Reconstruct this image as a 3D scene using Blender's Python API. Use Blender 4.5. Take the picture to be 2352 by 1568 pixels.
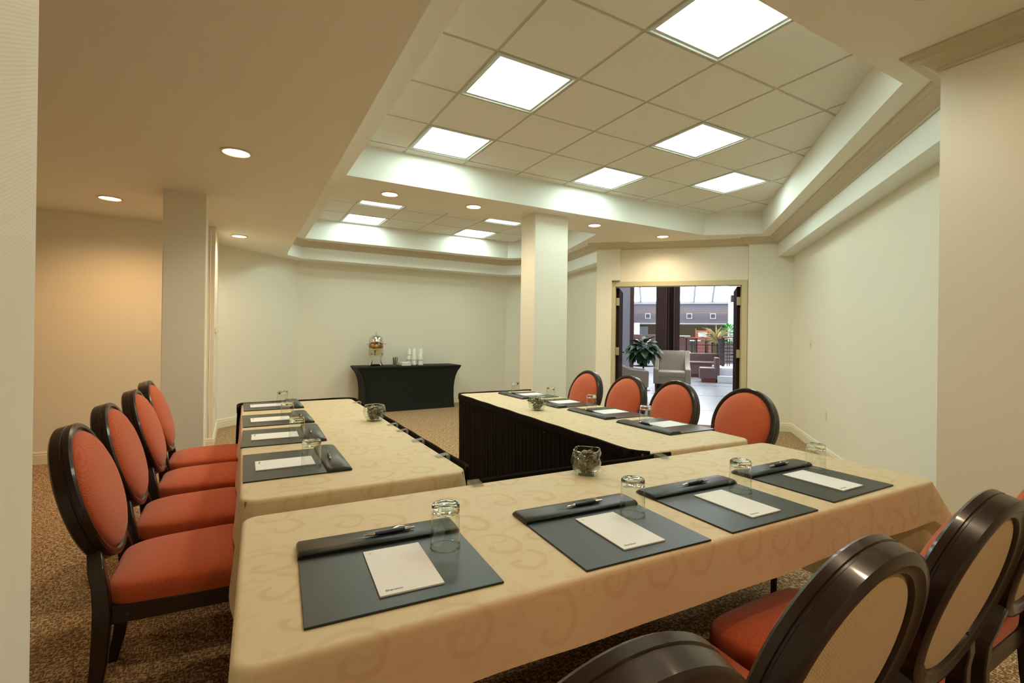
import bpy, bmesh, math, random
from mathutils import Vector, Matrix
from mathutils.geometry import tessellate_polygon
random.seed(7)
S = bpy.context.scene
for o in list(bpy.data.objects): bpy.data.objects.remove(o)
COL = S.collection
pi = math.pi

# ------------------------------------------------------------------ camera
yaw, pitch, roll = 0.5339, 0.0020, 0.0127
fw = Vector((math.sin(yaw)*math.cos(pitch), math.cos(yaw)*math.cos(pitch), math.sin(pitch)))
r0 = Vector((math.cos(yaw), -math.sin(yaw), 0)); u0 = r0.cross(fw)
rt = r0*math.cos(roll)+u0*math.sin(roll); up = -r0*math.sin(roll)+u0*math.cos(roll)
cd = bpy.data.cameras.new('camera'); cam = bpy.data.objects.new('camera', cd); COL.objects.link(cam)
M = Matrix.Identity(4)
for k, v in enumerate((rt, up, -fw)):
    for j in range(3): M[j][k] = v[j]
M[2][3] = 1.30
cam.matrix_world = M
cd.sensor_fit = 'HORIZONTAL'; cd.sensor_width = 36; cd.lens = 1128.18/2352*36
cd.shift_x = -35.607/2352; cd.shift_y = -17.876/2352
cd.clip_start = .02; cd.clip_end = 200
S.camera = cam

# ------------------------------------------------------------------ world, exposure
W = bpy.data.worlds.new('world'); S.world = W; W.use_nodes = True
bg = W.node_tree.nodes['Background']; bg.inputs[0].default_value = (.93, .97, 1, 1); bg.inputs[1].default_value = 7.5
S.view_settings.view_transform = 'Standard'; S.view_settings.look = 'None'
S.view_settings.gamma = 1; S.view_settings.use_curve_mapping = False
S.view_settings.exposure = 0.0
TROFFER_E = 15.0; DOWN_E = 14.0; DOWN_W = 42.0
cy = S.cycles
cy.use_denoising = True; cy.use_adaptive_sampling = True; cy.adaptive_threshold = .05; cy.adaptive_min_samples = 16; cy.max_bounces = 10; cy.diffuse_bounces = 5; cy.glossy_bounces = 4
cy.transmission_bounces = 10; cy.transparent_max_bounces = 16
cy.caustics_reflective = False; cy.caustics_refractive = False
cy.sample_clamp_indirect = 4.0; cy.blur_glossy = 1.0

# ------------------------------------------------------------------ materials
def nt(name):
    m = bpy.data.materials.new(name); m.use_nodes = True
    t = m.node_tree; return m, t, t.nodes['Principled BSDF']
def nd(t, typ, **kw):
    n = t.nodes.new(typ)
    for k, v in kw.items():
        if k in n.inputs.keys(): n.inputs[k].default_value = v
        else: setattr(n, k, v)
    return n
def mat(name, col, rough=.5, metal=0, spec=.5, noise=None, bump=None, sheen=0, coat=0, trans=0, emit=None):
    """noise=(scale, amount): tonal mottling; bump=(scale, strength)"""
    m, t, b = nt(name)
    b.inputs['Base Color'].default_value = (*col, 1); b.inputs['Roughness'].default_value = rough
    b.inputs['Metallic'].default_value = metal; b.inputs['Specular IOR Level'].default_value = spec
    if sheen: b.inputs['Sheen Weight'].default_value = sheen; b.inputs['Sheen Roughness'].default_value = .4
    if coat: b.inputs['Coat Weight'].default_value = coat; b.inputs['Coat Roughness'].default_value = .08
    if trans: b.inputs['Transmission Weight'].default_value = trans
    if emit: b.inputs['Emission Color'].default_value = (*emit[0], 1); b.inputs['Emission Strength'].default_value = emit[1]
    tc = nd(t, 'ShaderNodeTexCoord')
    n = nd(t, 'ShaderNodeTexNoise', Scale=(noise or (6, .05))[0], Detail=4.0)
    t.links.new(tc.outputs['Object'], n.inputs['Vector'])
    mx = nd(t, 'ShaderNodeMix', data_type='RGBA')
    a = (noise or (6, .05))[1]
    mx.inputs[6].default_value = (*[c*(1-a) for c in col], 1); mx.inputs[7].default_value = (*[min(1, c*(1+a)) for c in col], 1)
    t.links.new(n.outputs['Fac'], mx.inputs[0]); t.links.new(mx.outputs[2], b.inputs['Base Color'])
    if bump:
        n2 = nd(t, 'ShaderNodeTexNoise', Scale=bump[0], Detail=3.0); t.links.new(tc.outputs['Object'], n2.inputs['Vector'])
        bp = nd(t, 'ShaderNodeBump', Strength=bump[1], Distance=.004)
        t.links.new(n2.outputs['Fac'], bp.inputs['Height']); t.links.new(bp.outputs['Normal'], b.inputs['Normal'])
    return m
def wallpaper():
    m = mat('wallpaper', (.83, .79, .675), .62, noise=(1.3, .03)); t = m.node_tree; b = t.nodes['Principled BSDF']
    tc = nd(t, 'ShaderNodeTexCoord'); mp = nd(t, 'ShaderNodeMapping'); mp.inputs['Rotation'].default_value = (.7, .5, .8)
    w = nd(t, 'ShaderNodeTexWave', Scale=70.0, Distortion=1.2); w.inputs['Detail'].default_value = 2
    t.links.new(tc.outputs['Object'], mp.inputs[0]); t.links.new(mp.outputs[0], w.inputs[0])
    bp = nd(t, 'ShaderNodeBump', Strength=.10, Distance=.002)
    t.links.new(w.outputs['Fac'], bp.inputs['Height']); t.links.new(bp.outputs['Normal'], b.inputs['Normal'])
    return m
def carpet():
    m, t, b = nt('carpet_tan'); b.inputs['Roughness'].default_value = .95; b.inputs['Specular IOR Level'].default_value = .1
    tc = nd(t, 'ShaderNodeTexCoord')
    def streak(rot, sc, seed):
        mp = nd(t, 'ShaderNodeMapping'); mp.inputs['Rotation'].default_value = (0, 0, rot); mp.inputs['Scale'].default_value = sc; mp.inputs['Location'].default_value = (seed, seed, 0)
        n = nd(t, 'ShaderNodeTexNoise', Scale=1.0, Detail=1.5); t.links.new(tc.outputs['Object'], mp.inputs[0]); t.links.new(mp.outputs[0], n.inputs[0])
        r = nd(t, 'ShaderNodeMapRange'); r.inputs[1].default_value = .50; r.inputs[2].default_value = .62
        t.links.new(n.outputs['Fac'], r.inputs[0]); return r
    a = streak(.12, (150, 40, 1), 0); c = streak(.12, (42, 130, 1), 5)
    mxm = nd(t, 'ShaderNodeMath', operation='MAXIMUM'); t.links.new(a.outputs[0], mxm.inputs[0]); t.links.new(c.outputs[0], mxm.inputs[1])
    mx = nd(t, 'ShaderNodeMix', data_type='RGBA'); mx.inputs[6].default_value = (.205, .115, .052, 1); mx.inputs[7].default_value = (.64, .46, .28, 1)
    t.links.new(mxm.outputs[0], mx.inputs[0]); t.links.new(mx.outputs[2], b.inputs['Base Color'])
    bp = nd(t, 'ShaderNodeBump', Strength=.6, Distance=.006); t.links.new(mxm.outputs[0], bp.inputs['Height']); t.links.new(bp.outputs['Normal'], b.inputs['Normal'])
    return m
def weave(name, col, col2, sc=260, rough=.8, bumpd=.0015):
    """herringbone-like upholstery weave"""
    m, t, b = nt(name); b.inputs['Roughness'].default_value = rough; b.inputs['Specular IOR Level'].default_value = .25
    b.inputs['Sheen Weight'].default_value = .25
    tc = nd(t, 'ShaderNodeTexCoord')
    mp = nd(t, 'ShaderNodeMapping'); mp.inputs['Scale'].default_value = (1, 1, 1); t.links.new(tc.outputs['Object'], mp.inputs[0])
    sx = nd(t, 'ShaderNodeSeparateXYZ'); t.links.new(mp.outputs[0], sx.inputs[0])
    zig = nd(t, 'ShaderNodeMath', operation='PINGPONG'); zig.inputs[1].default_value = .0038; t.links.new(sx.outputs[0], zig.inputs[0])
    add = nd(t, 'ShaderNodeMath', operation='ADD'); t.links.new(zig.outputs[0], add.inputs[0])
    ad2 = nd(t, 'ShaderNodeMath', operation='ADD'); t.links.new(sx.outputs[1], ad2.inputs[0]); t.links.new(sx.outputs[2], ad2.inputs[1])
    t.links.new(ad2.outputs[0], add.inputs[1])
    mul = nd(t, 'ShaderNodeMath', operation='MULTIPLY'); mul.inputs[1].default_value = 2*pi/.0052; t.links.new(add.outputs[0], mul.inputs[0])
    sn = nd(t, 'ShaderNodeMath', operation='SINE'); t.links.new(mul.outputs[0], sn.inputs[0])
    mr = nd(t, 'ShaderNodeMapRange'); mr.inputs[1].default_value = -1; t.links.new(sn.outputs[0], mr.inputs[0])
    mx = nd(t, 'ShaderNodeMix', data_type='RGBA'); mx.inputs[6].default_value = (*col, 1); mx.inputs[7].default_value = (*col2, 1)
    t.links.new(mr.outputs[0], mx.inputs[0]); t.links.new(mx.outputs[2], b.inputs['Base Color'])
    bp = nd(t, 'ShaderNodeBump', Strength=.5, Distance=bumpd); t.links.new(mr.outputs[0], bp.inputs['Height']); t.links.new(bp.outputs['Normal'], b.inputs['Normal'])
    return m
def damask():
    m, t, b = nt('damask_cloth'); b.inputs['Roughness'].default_value = .55; b.inputs['Specular IOR Level'].default_value = .3
    b.inputs['Sheen Weight'].default_value = .2
    tc = nd(t, 'ShaderNodeTexCoord')
    def swirl(scale, turns, seed):
        mp = nd(t, 'ShaderNodeMapping'); mp.inputs['Scale'].default_value = (scale,)*3; mp.inputs['Location'].default_value = (seed, seed*.7, 0)
        nz = nd(t, 'ShaderNodeTexNoise', Scale=scale*1.3, Detail=2.0); t.links.new(tc.outputs['UV'], nz.inputs[0])
        nv = nd(t, 'ShaderNodeVectorMath', operation='MULTIPLY_ADD'); nv.inputs[1].default_value = (.055,)*3; t.links.new(nz.outputs['Color'], nv.inputs[0]); t.links.new(tc.outputs['UV'], nv.inputs[2])
        t.links.new(nv.outputs[0], mp.inputs[0])
        v = nd(t, 'ShaderNodeTexVoronoi', voronoi_dimensions='2D', Scale=1.0); v.inputs['Randomness'].default_value = .75
        t.links.new(mp.outputs[0], v.inputs['Vector'])
        sb = nd(t, 'ShaderNodeVectorMath', operation='SUBTRACT'); t.links.new(mp.outputs[0], sb.inputs[0]); t.links.new(v.outputs['Position'], sb.inputs[1])
        sp = nd(t, 'ShaderNodeSeparateXYZ'); t.links.new(sb.outputs[0], sp.inputs[0])
        at = nd(t, 'ShaderNodeMath', operation='ARCTAN2'); t.links.new(sp.outputs[0], at.inputs[0]); t.links.new(sp.outputs[1], at.inputs[1])
        ln = nd(t, 'ShaderNodeVectorMath', operation='LENGTH'); t.links.new(sb.outputs[0], ln.inputs[0])
        mu = nd(t, 'ShaderNodeMath', operation='MULTIPLY_ADD'); mu.inputs[1].default_value = turns*2*pi; t.links.new(ln.outputs[1], mu.inputs[0]); t.links.new(at.outputs[0], mu.inputs[2])
        sn = nd(t, 'ShaderNodeMath', operation='SINE'); t.links.new(mu.outputs[0], sn.inputs[0])
        mr = nd(t, 'ShaderNodeMapRange', interpolation_type='SMOOTHSTEP'); mr.inputs[1].default_value = .5; mr.inputs[2].default_value = 1.0; t.links.new(sn.outputs[0], mr.inputs[0])
        fo = nd(t, 'ShaderNodeMapRange', interpolation_type='SMOOTHSTEP'); fo.inputs[1].default_value = .62; fo.inputs[2].default_value = .42; t.links.new(ln.outputs[1], fo.inputs[0])
        ml = nd(t, 'ShaderNodeMath', operation='MULTIPLY'); t.links.new(mr.outputs[0], ml.inputs[0]); t.links.new(fo.outputs[0], ml.inputs[1])
        return ml
    a = swirl(6.0, 2.6, 0); c = swirl(12, 2.0, 3.3)
    mxm = nd(t, 'ShaderNodeMath', operation='MAXIMUM'); t.links.new(a.outputs[0], mxm.inputs[0])
    c2 = nd(t, 'ShaderNodeMath', operation='MULTIPLY'); c2.inputs[1].default_value = .6; t.links.new(c.outputs[0], c2.inputs[0]); t.links.new(c2.outputs[0], mxm.inputs[1])
    mx = nd(t, 'ShaderNodeMix', data_type='RGBA'); mx.inputs[6].default_value = (.79, .645, .405, 1); mx.inputs[7].default_value = (.725, .565, .33, 1)
    t.links.new(mxm.outputs[0], mx.inputs[0]); t.links.new(mx.outputs[2], b.inputs['Base Color'])
    rr = nd(t, 'ShaderNodeMapRange'); rr.inputs[3].default_value = .5; rr.inputs[4].default_value = .7; t.links.new(mxm.outputs[0], rr.inputs[0]); t.links.new(rr.outputs[0], b.inputs['Roughness'])
    n = nd(t, 'ShaderNodeTexNoise', Scale=9.0, Detail=3.0); t.links.new(tc.outputs['UV'], n.inputs[0])
    bp = nd(t, 'ShaderNodeBump', Strength=.12, Distance=.01); t.links.new(n.outputs['Fac'], bp.inputs['Height']); t.links.new(bp.outputs['Normal'], b.inputs['Normal'])
    # thin cloth: some light passes through
    tr = nd(t, 'ShaderNodeBsdfTranslucent'); tr.inputs[0].default_value = (.80, .55, .26, 1)
    ms = nd(t, 'ShaderNodeMixShader'); ms.inputs[0].default_value = .18
    out = t.nodes['Material Output']; t.links.new(b.outputs[0], ms.inputs[1]); t.links.new(tr.outputs[0], ms.inputs[2]); t.links.new(ms.outputs[0], out.inputs[0])
    return m
def thin_glass(name, tint=(.97, .99, .97), f=1.0):
    m = bpy.data.materials.new(name); m.use_nodes = True; t = m.node_tree
    for n in list(t.nodes): t.nodes.remove(n)
    out = nd(t, 'ShaderNodeOutputMaterial'); tr = nd(t, 'ShaderNodeBsdfTransparent'); tr.inputs[0].default_value = (*tint, 1)
    gl = nd(t, 'ShaderNodeBsdfGlossy'); gl.inputs['Roughness'].default_value = .02
    lw = nd(t, 'ShaderNodeLayerWeight'); lw.inputs[0].default_value = .5
    fr = nd(t, 'ShaderNodeMath', operation='POWER'); fr.inputs[1].default_value = 3.2; t.links.new(lw.outputs['Facing'], fr.inputs[0])
    mu = nd(t, 'ShaderNodeMath', operation='MULTIPLY_ADD'); mu.inputs[1].default_value = .80; mu.inputs[2].default_value = .055*f; mu.use_clamp = True
    ms = nd(t, 'ShaderNodeMixShader'); t.links.new(fr.outputs[0], mu.inputs[0]); t.links.new(mu.outputs[0], ms.inputs[0])
    t.links.new(tr.outputs[0], ms.inputs[1]); t.links.new(gl.outputs[0], ms.inputs[2]); t.links.new(ms.outputs[0], out.inputs[0])
    return m
def solid_glass(name, col=(.97, 1, .98)):
    m = bpy.data.materials.new(name); m.use_nodes = True; t = m.node_tree
    for n in list(t.nodes): t.nodes.remove(n)
    out = nd(t, 'ShaderNodeOutputMaterial'); g = nd(t, 'ShaderNodeBsdfGlass', IOR=1.5, Roughness=0.0); g.inputs[0].default_value = (*col, 1)
    t.links.new(g.outputs[0], out.inputs[0]); return m
def emis(name, col, e):
    m = bpy.data.materials.new(name); m.use_nodes = True; t = m.node_tree
    for n in list(t.nodes): t.nodes.remove(n)
    out = nd(t, 'ShaderNodeOutputMaterial'); g = nd(t, 'ShaderNodeEmission', Strength=e); g.inputs[0].default_value = (*col, 1)
    t.links.new(g.outputs[0], out.inputs[0]); return m

MT = dict(
 wall=wallpaper(), paint=mat('ceiling_paint', (.86, .83, .74), .7, noise=(2, .015)), tile=mat('ceiling_tile_white', (.83, .81, .73), .85, noise=(40, .03), bump=(160, .15)),
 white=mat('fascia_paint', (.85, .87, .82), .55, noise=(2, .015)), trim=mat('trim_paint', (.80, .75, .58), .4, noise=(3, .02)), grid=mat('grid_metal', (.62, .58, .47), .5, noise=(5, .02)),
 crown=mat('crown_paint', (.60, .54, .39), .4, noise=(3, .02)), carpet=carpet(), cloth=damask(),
 orange=weave('orange_upholstery', (.60, .122, .038), (.46, .074, .021)), cream=weave('cream_back_fabric', (.54, .365, .150), (.45, .295, .115)),
 wood=mat('dark_lacquered_wood', (.020, .0095, .0065), .30, noise=(9, .25), coat=.28, spec=.35),
 skirt=mat('black_skirt_fabric', (.0085, .005, .0035), .8, noise=(20, .2), spec=.12), spandex=mat('black_spandex', (.008, .0105, .0095), .65, noise=(12, .15), spec=.25),
 leather=mat('black_leather', (.011, .0155, .013), .34, noise=(30, .2), bump=(900, .12), spec=.42), paper=mat('white_paper', (.78, .785, .785), .7, noise=(8, .01)),
 ink=mat('grey_ink', (.10, .12, .16), .7), navy=mat('navy_pen_rubber', (.012, .014, .038), .45), chrome=mat('chrome', (.75, .73, .68), .12, metal=1, noise=(5, .02)),
 steel=mat('brushed_steel', (.50, .46, .40), .3, metal=1, noise=(30, .08)), tglass=thin_glass('tumbler_glass', f=1.3), sglass=solid_glass('thick_glass'),
 bowlglass=thin_glass('bowl_glass', (.90, .96, .90), 1.6), clip=thin_glass('clear_clip_plastic', (.90, .92, .93), 3.0),
 candy=mat('dark_candy', (.17, .115, .07), .3, noise=(90, .6), coat=.8), wrap=thin_glass('candy_wrap', (.90, .89, .85), 4.5),
 lens=emis('troffer_lens', (.81, 1.0, .89), TROFFER_E), down=emis('downlight_lens', (1.0, .74, .44), DOWN_E),
 tmetal=mat('troffer_frame_metal', (.62, .66, .60), .4, noise=(5, .02)), can=mat('downlight_trim', (.72, .62, .47), .4, noise=(5, .02)),
 plate=mat('ivory_plate', (.72, .66, .47), .4), doorwood=mat('dark_door_veneer', (.030, .015, .010), .8, spec=.03, noise=(8, .25)), hinge=mat('brass_hinge', (.52, .44, .27), .4, metal=.6),
 jamb=mat('door_frame_paint', (.60, .53, .33), .45, noise=(3, .02)),
 marble=mat('lobby_marble', (.25, .27, .285), .22, noise=(1.2, .12)), lwall=mat('lobby_grey_wall', (.42, .42, .45), .6, noise=(1, .03)), mauve=mat('lobby_mauve_fascia', (.19, .165, .185), .6, noise=(1, .03)),
 lbrown=mat('lobby_brown_cladding', (.105, .052, .045), .5, noise=(3, .1)), lbrown2=mat('lobby_dark_recess', (.028, .016, .010), .5), lrose=mat('lobby_rose_strip', (.20, .10, .09), .45), ltan=mat('lobby_tan_wall', (.30, .21, .10), .7, noise=(2, .08)),
 lwhite=mat('lobby_white_stone', (.74, .76, .78), .5, noise=(2, .03)), mullion=mat('skylight_mullion', (.48, .50, .56), .5), beige=weave('beige_armchair_fabric', (.56, .465, .36), (.46, .38, .29)),
 taupe=mat('taupe_leather', (.155, .092, .085), .45, noise=(6, .08)), redwood=mat('red_wood', (.33, .085, .045), .4, noise=(8, .15)), legwood=mat('walnut_leg', (.13, .06, .035), .4),
 leaf=mat('dark_leaf', (.030, .085, .030), .35, noise=(14, .4), spec=.5), leaf2=mat('bright_leaf', (.10, .40, .09), .4, noise=(10, .35)), leaf3=mat('pale_striped_leaf', (.52, .50, .24), .45, noise=(12, .3)),
 potm=mat('dark_pot', (.018, .016, .012), .4), iron=mat('dark_iron', (.035, .032, .030), .45), salmon=mat('salmon_wood', (.42, .20, .15), .45), orangewood=mat('orange_slat_wood', (.50, .15, .055), .45),
 skyglass=thin_glass('skylight_glass', (.93, .96, .98), 1.0), water=thin_glass('fruit_water', (.93, .89, .70), .8),
 fr_o=mat('orange_fruit', (.75, .30, .02), .4), fr_y=mat('lemon_fruit', (.75, .52, .06), .4), fr_r=mat('red_fruit', (.45, .05, .035), .4), fr_w=mat('melon_slice', (.80, .58, .36), .4),
 foam=mat('white_foam_cup', (.84, .84, .80), .6, noise=(20, .02)), blackp=mat('black_plastic', (.012, .012, .012), .4), stir=mat('grey_stirrer', (.05, .05, .055), .5),
)

# ------------------------------------------------------------------ mesh helpers
class MB:
    def __init__(s): s.v = []; s.f = []; s.uv = {}
    def add(s, vs, fs):
        o = len(s.v); s.v += [tuple(v) for v in vs]; s.f += [tuple(i+o for i in f) for f in fs]; return s
    def box(s, c, d, M=None):
        x, y, z = (d[0]/2, d[1]/2, d[2]/2)
        vs = [Vector((sx*x, sy*y, sz*z)) for sx in (-1, 1) for sy in (-1, 1) for sz in (-1, 1)]
        if M is not None: vs = [M @ v for v in vs]
        vs = [v+Vector(c) for v in vs]
        return s.add(vs, [(0, 1, 3, 2), (4, 6, 7, 5), (0, 4, 5, 1), (2, 3, 7, 6), (0, 2, 6, 4), (1, 5, 7, 3)])
    def prism(s, poly, z0, z1):
        n = len(poly); a = sum(poly[i][0]*poly[(i+1) % n][1]-poly[(i+1) % n][0]*poly[i][1] for i in range(n))
        if a < 0: poly = poly[::-1]
        return s.add([(x, y, z0) for x, y in poly]+[(x, y, z1) for x, y in poly],
                     [tuple(range(n))[::-1], tuple(range(n, 2*n))]+[(i, (i+1) % n, n+(i+1) % n, n+i) for i in range(n)])
    def loft(s, rings, closed=True, cap=(True, True)):
        n = len(rings[0]); vs = [p for r in rings for p in r]; fs = []
        for k in range(len(rings)-1):
            for i in range(n if closed else n-1):
                j = (i+1) % n; fs.append((k*n+i, k*n+j, (k+1)*n+j, (k+1)*n+i))
        if cap[0]: fs.append(tuple(range(n))[::-1])
        if cap[1]: fs.append(tuple(range((len(rings)-1)*n, len(rings)*n)))
        return s.add(vs, fs)
    def lathe(s, prof, seg=24, c=(0, 0, 0), cap=(True, True), sx=1, sy=1):
        return s.loft([[(c[0]+r*sx*math.cos(2*pi*i/seg), c[1]+r*sy*math.sin(2*pi*i/seg), c[2]+z) for i in range(seg)] for r, z in prof], True, cap)
    def tube(s, path, r, seg=8, cap=True):
        P = [Vector(p) for p in path]; rings = []; R = r if isinstance(r, (list, tuple)) else [r]*len(P)
        pn = None
        for i, p in enumerate(P):
            t = (P[min(i+1, len(P)-1)]-P[max(i-1, 0)]).normalized()
            if pn is None:
                a = Vector((0, 0, 1)) if abs(t.z) < .9 else Vector((1, 0, 0)); pn = t.cross(a).normalized()
            pn = (pn-t*pn.dot(t)).normalized(); b = t.cross(pn)
            rings.append([p+(pn*math.cos(2*pi*k/seg)+b*math.sin(2*pi*k/seg))*R[i] for k in range(seg)])
        return s.loft(rings, True, (cap, cap))
    def build(s, name, m, parent=None, smooth=40, bevel=0, loc=None, rot=None):
        me = bpy.data.meshes.new(name); me.from_pydata(s.v, [], s.f)
        bm = bmesh.new(); bm.from_mesh(me); bmesh.ops.recalc_face_normals(bm, faces=bm.faces); bm.to_mesh(me); bm.free()
        me.materials.append(MT[m] if isinstance(m, str) else m)
        if smooth:
            me.polygons.foreach_set('use_smooth', [True]*len(me.polygons)); me.set_sharp_from_angle(angle=math.radians(smooth))
        o = bpy.data.objects.new(name, me); COL.objects.link(o)
        if parent is not None: o.parent = parent
        if bevel:
            b = o.modifiers.new('bevel', 'BEVEL'); b.width = bevel; b.segments = 2; b.limit_method = 'ANGLE'; b.angle_limit = .6
        if loc is not None: o.location = loc
        if rot is not None: o.rotation_euler = rot
        return o
def struct(o): o['kind'] = 'structure'; return o
def tag(o, label, cat, group=None):
    o['label'] = label; o['category'] = cat
    if group: o['group'] = group
    return o
def thing(name, label, cat, loc=(0, 0, 0), rz=0, group=None):
    o = bpy.data.objects.new(name, None); COL.objects.link(o); o.empty_display_size = .1
    o.location = loc; o.rotation_euler = (0, 0, rz); return tag(o, label, cat, group)
def dup(root, loc, rz, label, scale=None):
    def cp(o, par):
        c = o.copy(); COL.objects.link(c); c.parent = par
        for ch in o.children: cp(ch, c)
        return c
    r = cp(root, None); r.location = loc; r.rotation_euler = (0, 0, rz); r['label'] = label
    if scale: r.scale = scale
    return r
def offs(path, d, closed=False):
    """mitred offset of a 2D path to its left by d"""
    n = len(path); out = []
    for i in range(n):
        p = Vector(path[i]); ns = []
        for a, b in (((i-1) % n, i), (i, (i+1) % n)):
            if not closed and (a > b): continue
            t = (Vector(path[b])-Vector(path[a])).normalized(); ns.append(Vector((-t.y, t.x)))
        if len(ns) == 1: out.append(p+ns[0]*d)
        else:
            m = (ns[0]+ns[1]).normalized(); out.append(p+m*(d/max(.3, m.dot(ns[0]))))
    return out
def sweep(path, prof, closed=False):
    """profile (offset to the left, z) swept along a 2D path"""
    m = MB(); cols = [offs(path, d, closed) for d, z in prof]
    rings = [[(cols[k][i].x, cols[k][i].y, prof[k][1]) for k in range(len(prof))] for i in range(len(path))]
    if closed: rings.append(rings[0]); return m.loft(rings, True, (False, False))
    return m.loft(rings, True, (True, True))
def clip_poly(sub, clip):
    """Sutherland-Hodgman, clip polygon convex and counter-clockwise"""
    out = list(sub)
    for i in range(len(clip)):
        a, b = clip[i], clip[(i+1) % len(clip)]; inp = out; out = []
        ins = lambda p: (b[0]-a[0])*(p[1]-a[1])-(b[1]-a[1])*(p[0]-a[0]) >= -1e-9
        for j in range(len(inp)):
            p, q = inp[j-1], inp[j]
            if ins(p) != ins(q):
                d1 = (b[0]-a[0])*(p[1]-a[1])-(b[1]-a[1])*(p[0]-a[0]); d2 = (b[0]-a[0])*(q[1]-a[1])-(b[1]-a[1])*(q[0]-a[0])
                t = d1/(d1-d2); out.append((p[0]+(q[0]-p[0])*t, p[1]+(q[1]-p[1])*t))
            if ins(q): out.append(q)
        if not out: return []
    return out
EV = Vector((.7242, .6896)); NV = Vector((.6896, -.7242))     # door-wall frame: EV away from the room, NV to the right
def L(s, n): v = EV*s+NV*n; return (v.x, v.y)
LROT = math.atan2(NV.y, NV.x)

# ------------------------------------------------------------------ room shell
ZT, Z1, Z2 = 3.0106, 2.703, 2.445
def wall(name, p0, p1, z0=0, z1=3.26, th=.12, m='wall', parent=None):
    """inner face on p0-p1, thickness to the right of the direction of travel"""
    q = offs([p0, p1], -th)
    o = MB().prism([p0, p1, tuple(q[1]), tuple(q[0])], z0, z1).build(name, m, parent, 0)
    return o if parent else struct(o)
NWALL = 1.685
cR = L(7.56, NWALL)
# plan, counter-clockwise seen from above -> outside on the right
wall('wall_right', (3.52, 1.05), cR)
wr = wall('wall_front_right', (2.96, -1.6), (2.96, 1.05), th=.10)
wall('wall_return_right', (3.06, 1.05), (3.52, 1.05))
wall('wall_back', (-3.2, -1.6), (3.1, -1.6)); wall('wall_left', (-3.2, 6.42), (-3.2, -1.6))
wall('wall_alcove', (-.265, 6.42), (-3.2, 6.42)); wall('wall_side', (-.22, 7.72), (-.22, 6.42), th=.04)
wall('wall_chamfer_left', (.84, 8.70), (-.22, 7.72)); wall('wall_far', (4.64, 8.70), (.84, 8.70))
wall('wall_chamfer_right', (5.47, 7.87), (4.64, 8.70)); wall('wall_slant', (5.08, 6.26), (5.47, 7.87))
# door wall: pilasters and lintel
SW = 7.65
ON0, ON1, OZ = -.765, 1.035, 2.055
struct(MB().prism([L(7.56, 1.115), L(7.56, NWALL+.02), L(7.78, NWALL+.02), L(7.78, 1.115)], 0, 3.2).build('wall_pilaster_right', 'wall', smooth=0))
lp = struct(MB().prism([L(7.56, -.69), L(7.56, -1.045), L(8.0, -1.045), L(8.0, -.835), L(SW, -.835), L(SW, -.69)], 2.145, 3.2).build('wall_pilaster_left', 'wall', smooth=0))
struct(MB().prism([L(7.56, -.815), L(7.56, -1.045), L(8.0, -1.045), L(8.0, -.815)], 0, 2.145).build('wall_pilaster_lower', 'wall', smooth=0))
struct(MB().prism([L(SW, -.70), L(SW, 1.12), L(SW+.13, 1.12), L(SW+.13, -.84), L(SW+.01, -.84)], OZ+.074, 3.26).build('wall_door', 'wall', smooth=0))
# left foreground pier, free pillar, column
struct(MB().prism([(-.80, .5), (-.272, .5), (-.272, 1.05), (-.80, 1.05)], 0, Z2+.02).build('wall_pier_left', 'wall', smooth=0))
struct(MB().prism([(-.53, 4.94), (-.232, 4.94), (-.232, 5.24), (-.53, 5.24)], 0, Z2+.02).build('wall_pillar_left', 'wall', smooth=0, bevel=.006))
struct(MB().prism([(2.93, 4.81), (3.388, 4.81), (3.388, 5.13), (2.93, 5.13)], 0, Z1+.02).build('wall_column', 'wall', smooth=0, bevel=.005))
struct(MB().prism([(-3.4, -1.8), (5.0, -1.8), (9, 3.2), L(7.72, 3.0), L(7.72, -.8), (6, 9), (-3.4, 9)], -.1, 0).build('floor', 'carpet', smooth=0))

# trays and ring soffit
T1 = [(.805, 1.278), (3.125, 1.278), (6.089, 4.10), (5.547, 4.605), (.822, 4.605)]
T2 = [(.832, 5.40), (4.272, 5.37), (4.89, 7.39), (4.283, 8.0), (.857, 8.03)]
outer = [(.30, -1.7), (3.1, -1.7), (3.1, 1.0), (3.7, 1.0), (7.2, 4.0), (5.4, 6.6), (5.8, 7.8), (4.8, 8.9), (.30, 8.9)]
def holed(outer, holes, z, up):
    polys = [[Vector((x, y, 0)) for x, y in q] for q in [outer]+holes]; flat = [p for q in polys for p in q]
    return MB().add([(p.x, p.y, z) for p in flat], [tuple(t) for t in tessellate_polygon(polys)])
ceil = struct(holed(outer, [T1, T2], Z1, False).build('ceiling', 'paint', smooth=0))
struct(MB().prism([(-3.4, -1.8), (3.2, -1.8), (3.2, .9), (3.8, .9), L(7.78, 1.85), L(7.78, -1.2), (5.25, 6.2), (5.65, 7.9), (4.7, 8.85), (.8, 8.85), (-.45, 7.8), (-.45, 6.6), (-3.4, 6.6)], 3.20, 3.30).build('ceiling_slab', 'paint', smooth=0))
ed0, ed1 = (.530, -1.7), (.622, 8.2)                                     # edge of the low ceiling
MB().prism([(-3.4, -1.8), ed0, ed1, (.3, 8.6), (-.4, 8.0), (-.4, 6.6), (-3.4, 6.6)], Z2, Z2+.05).build('low_soffit', 'paint', ceil, 0)
MB().prism([ed0, ed1, (ed1[0]-.05, ed1[1]), (ed0[0]-.05, ed0[1])], Z2+.05, Z1+.02).build('soffit_edge', 'white', ceil, 0)
def fascia(poly, name):
    q = [tuple(v) for v in offs(poly, -.04, True)]; n = len(poly)
    for i in range(n):
        j = (i+1) % n
        MB().prism([poly[i], poly[j], q[j], q[i]], Z1+.0006, ZT+.04).build(name, 'white', ceil, 0)
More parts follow.
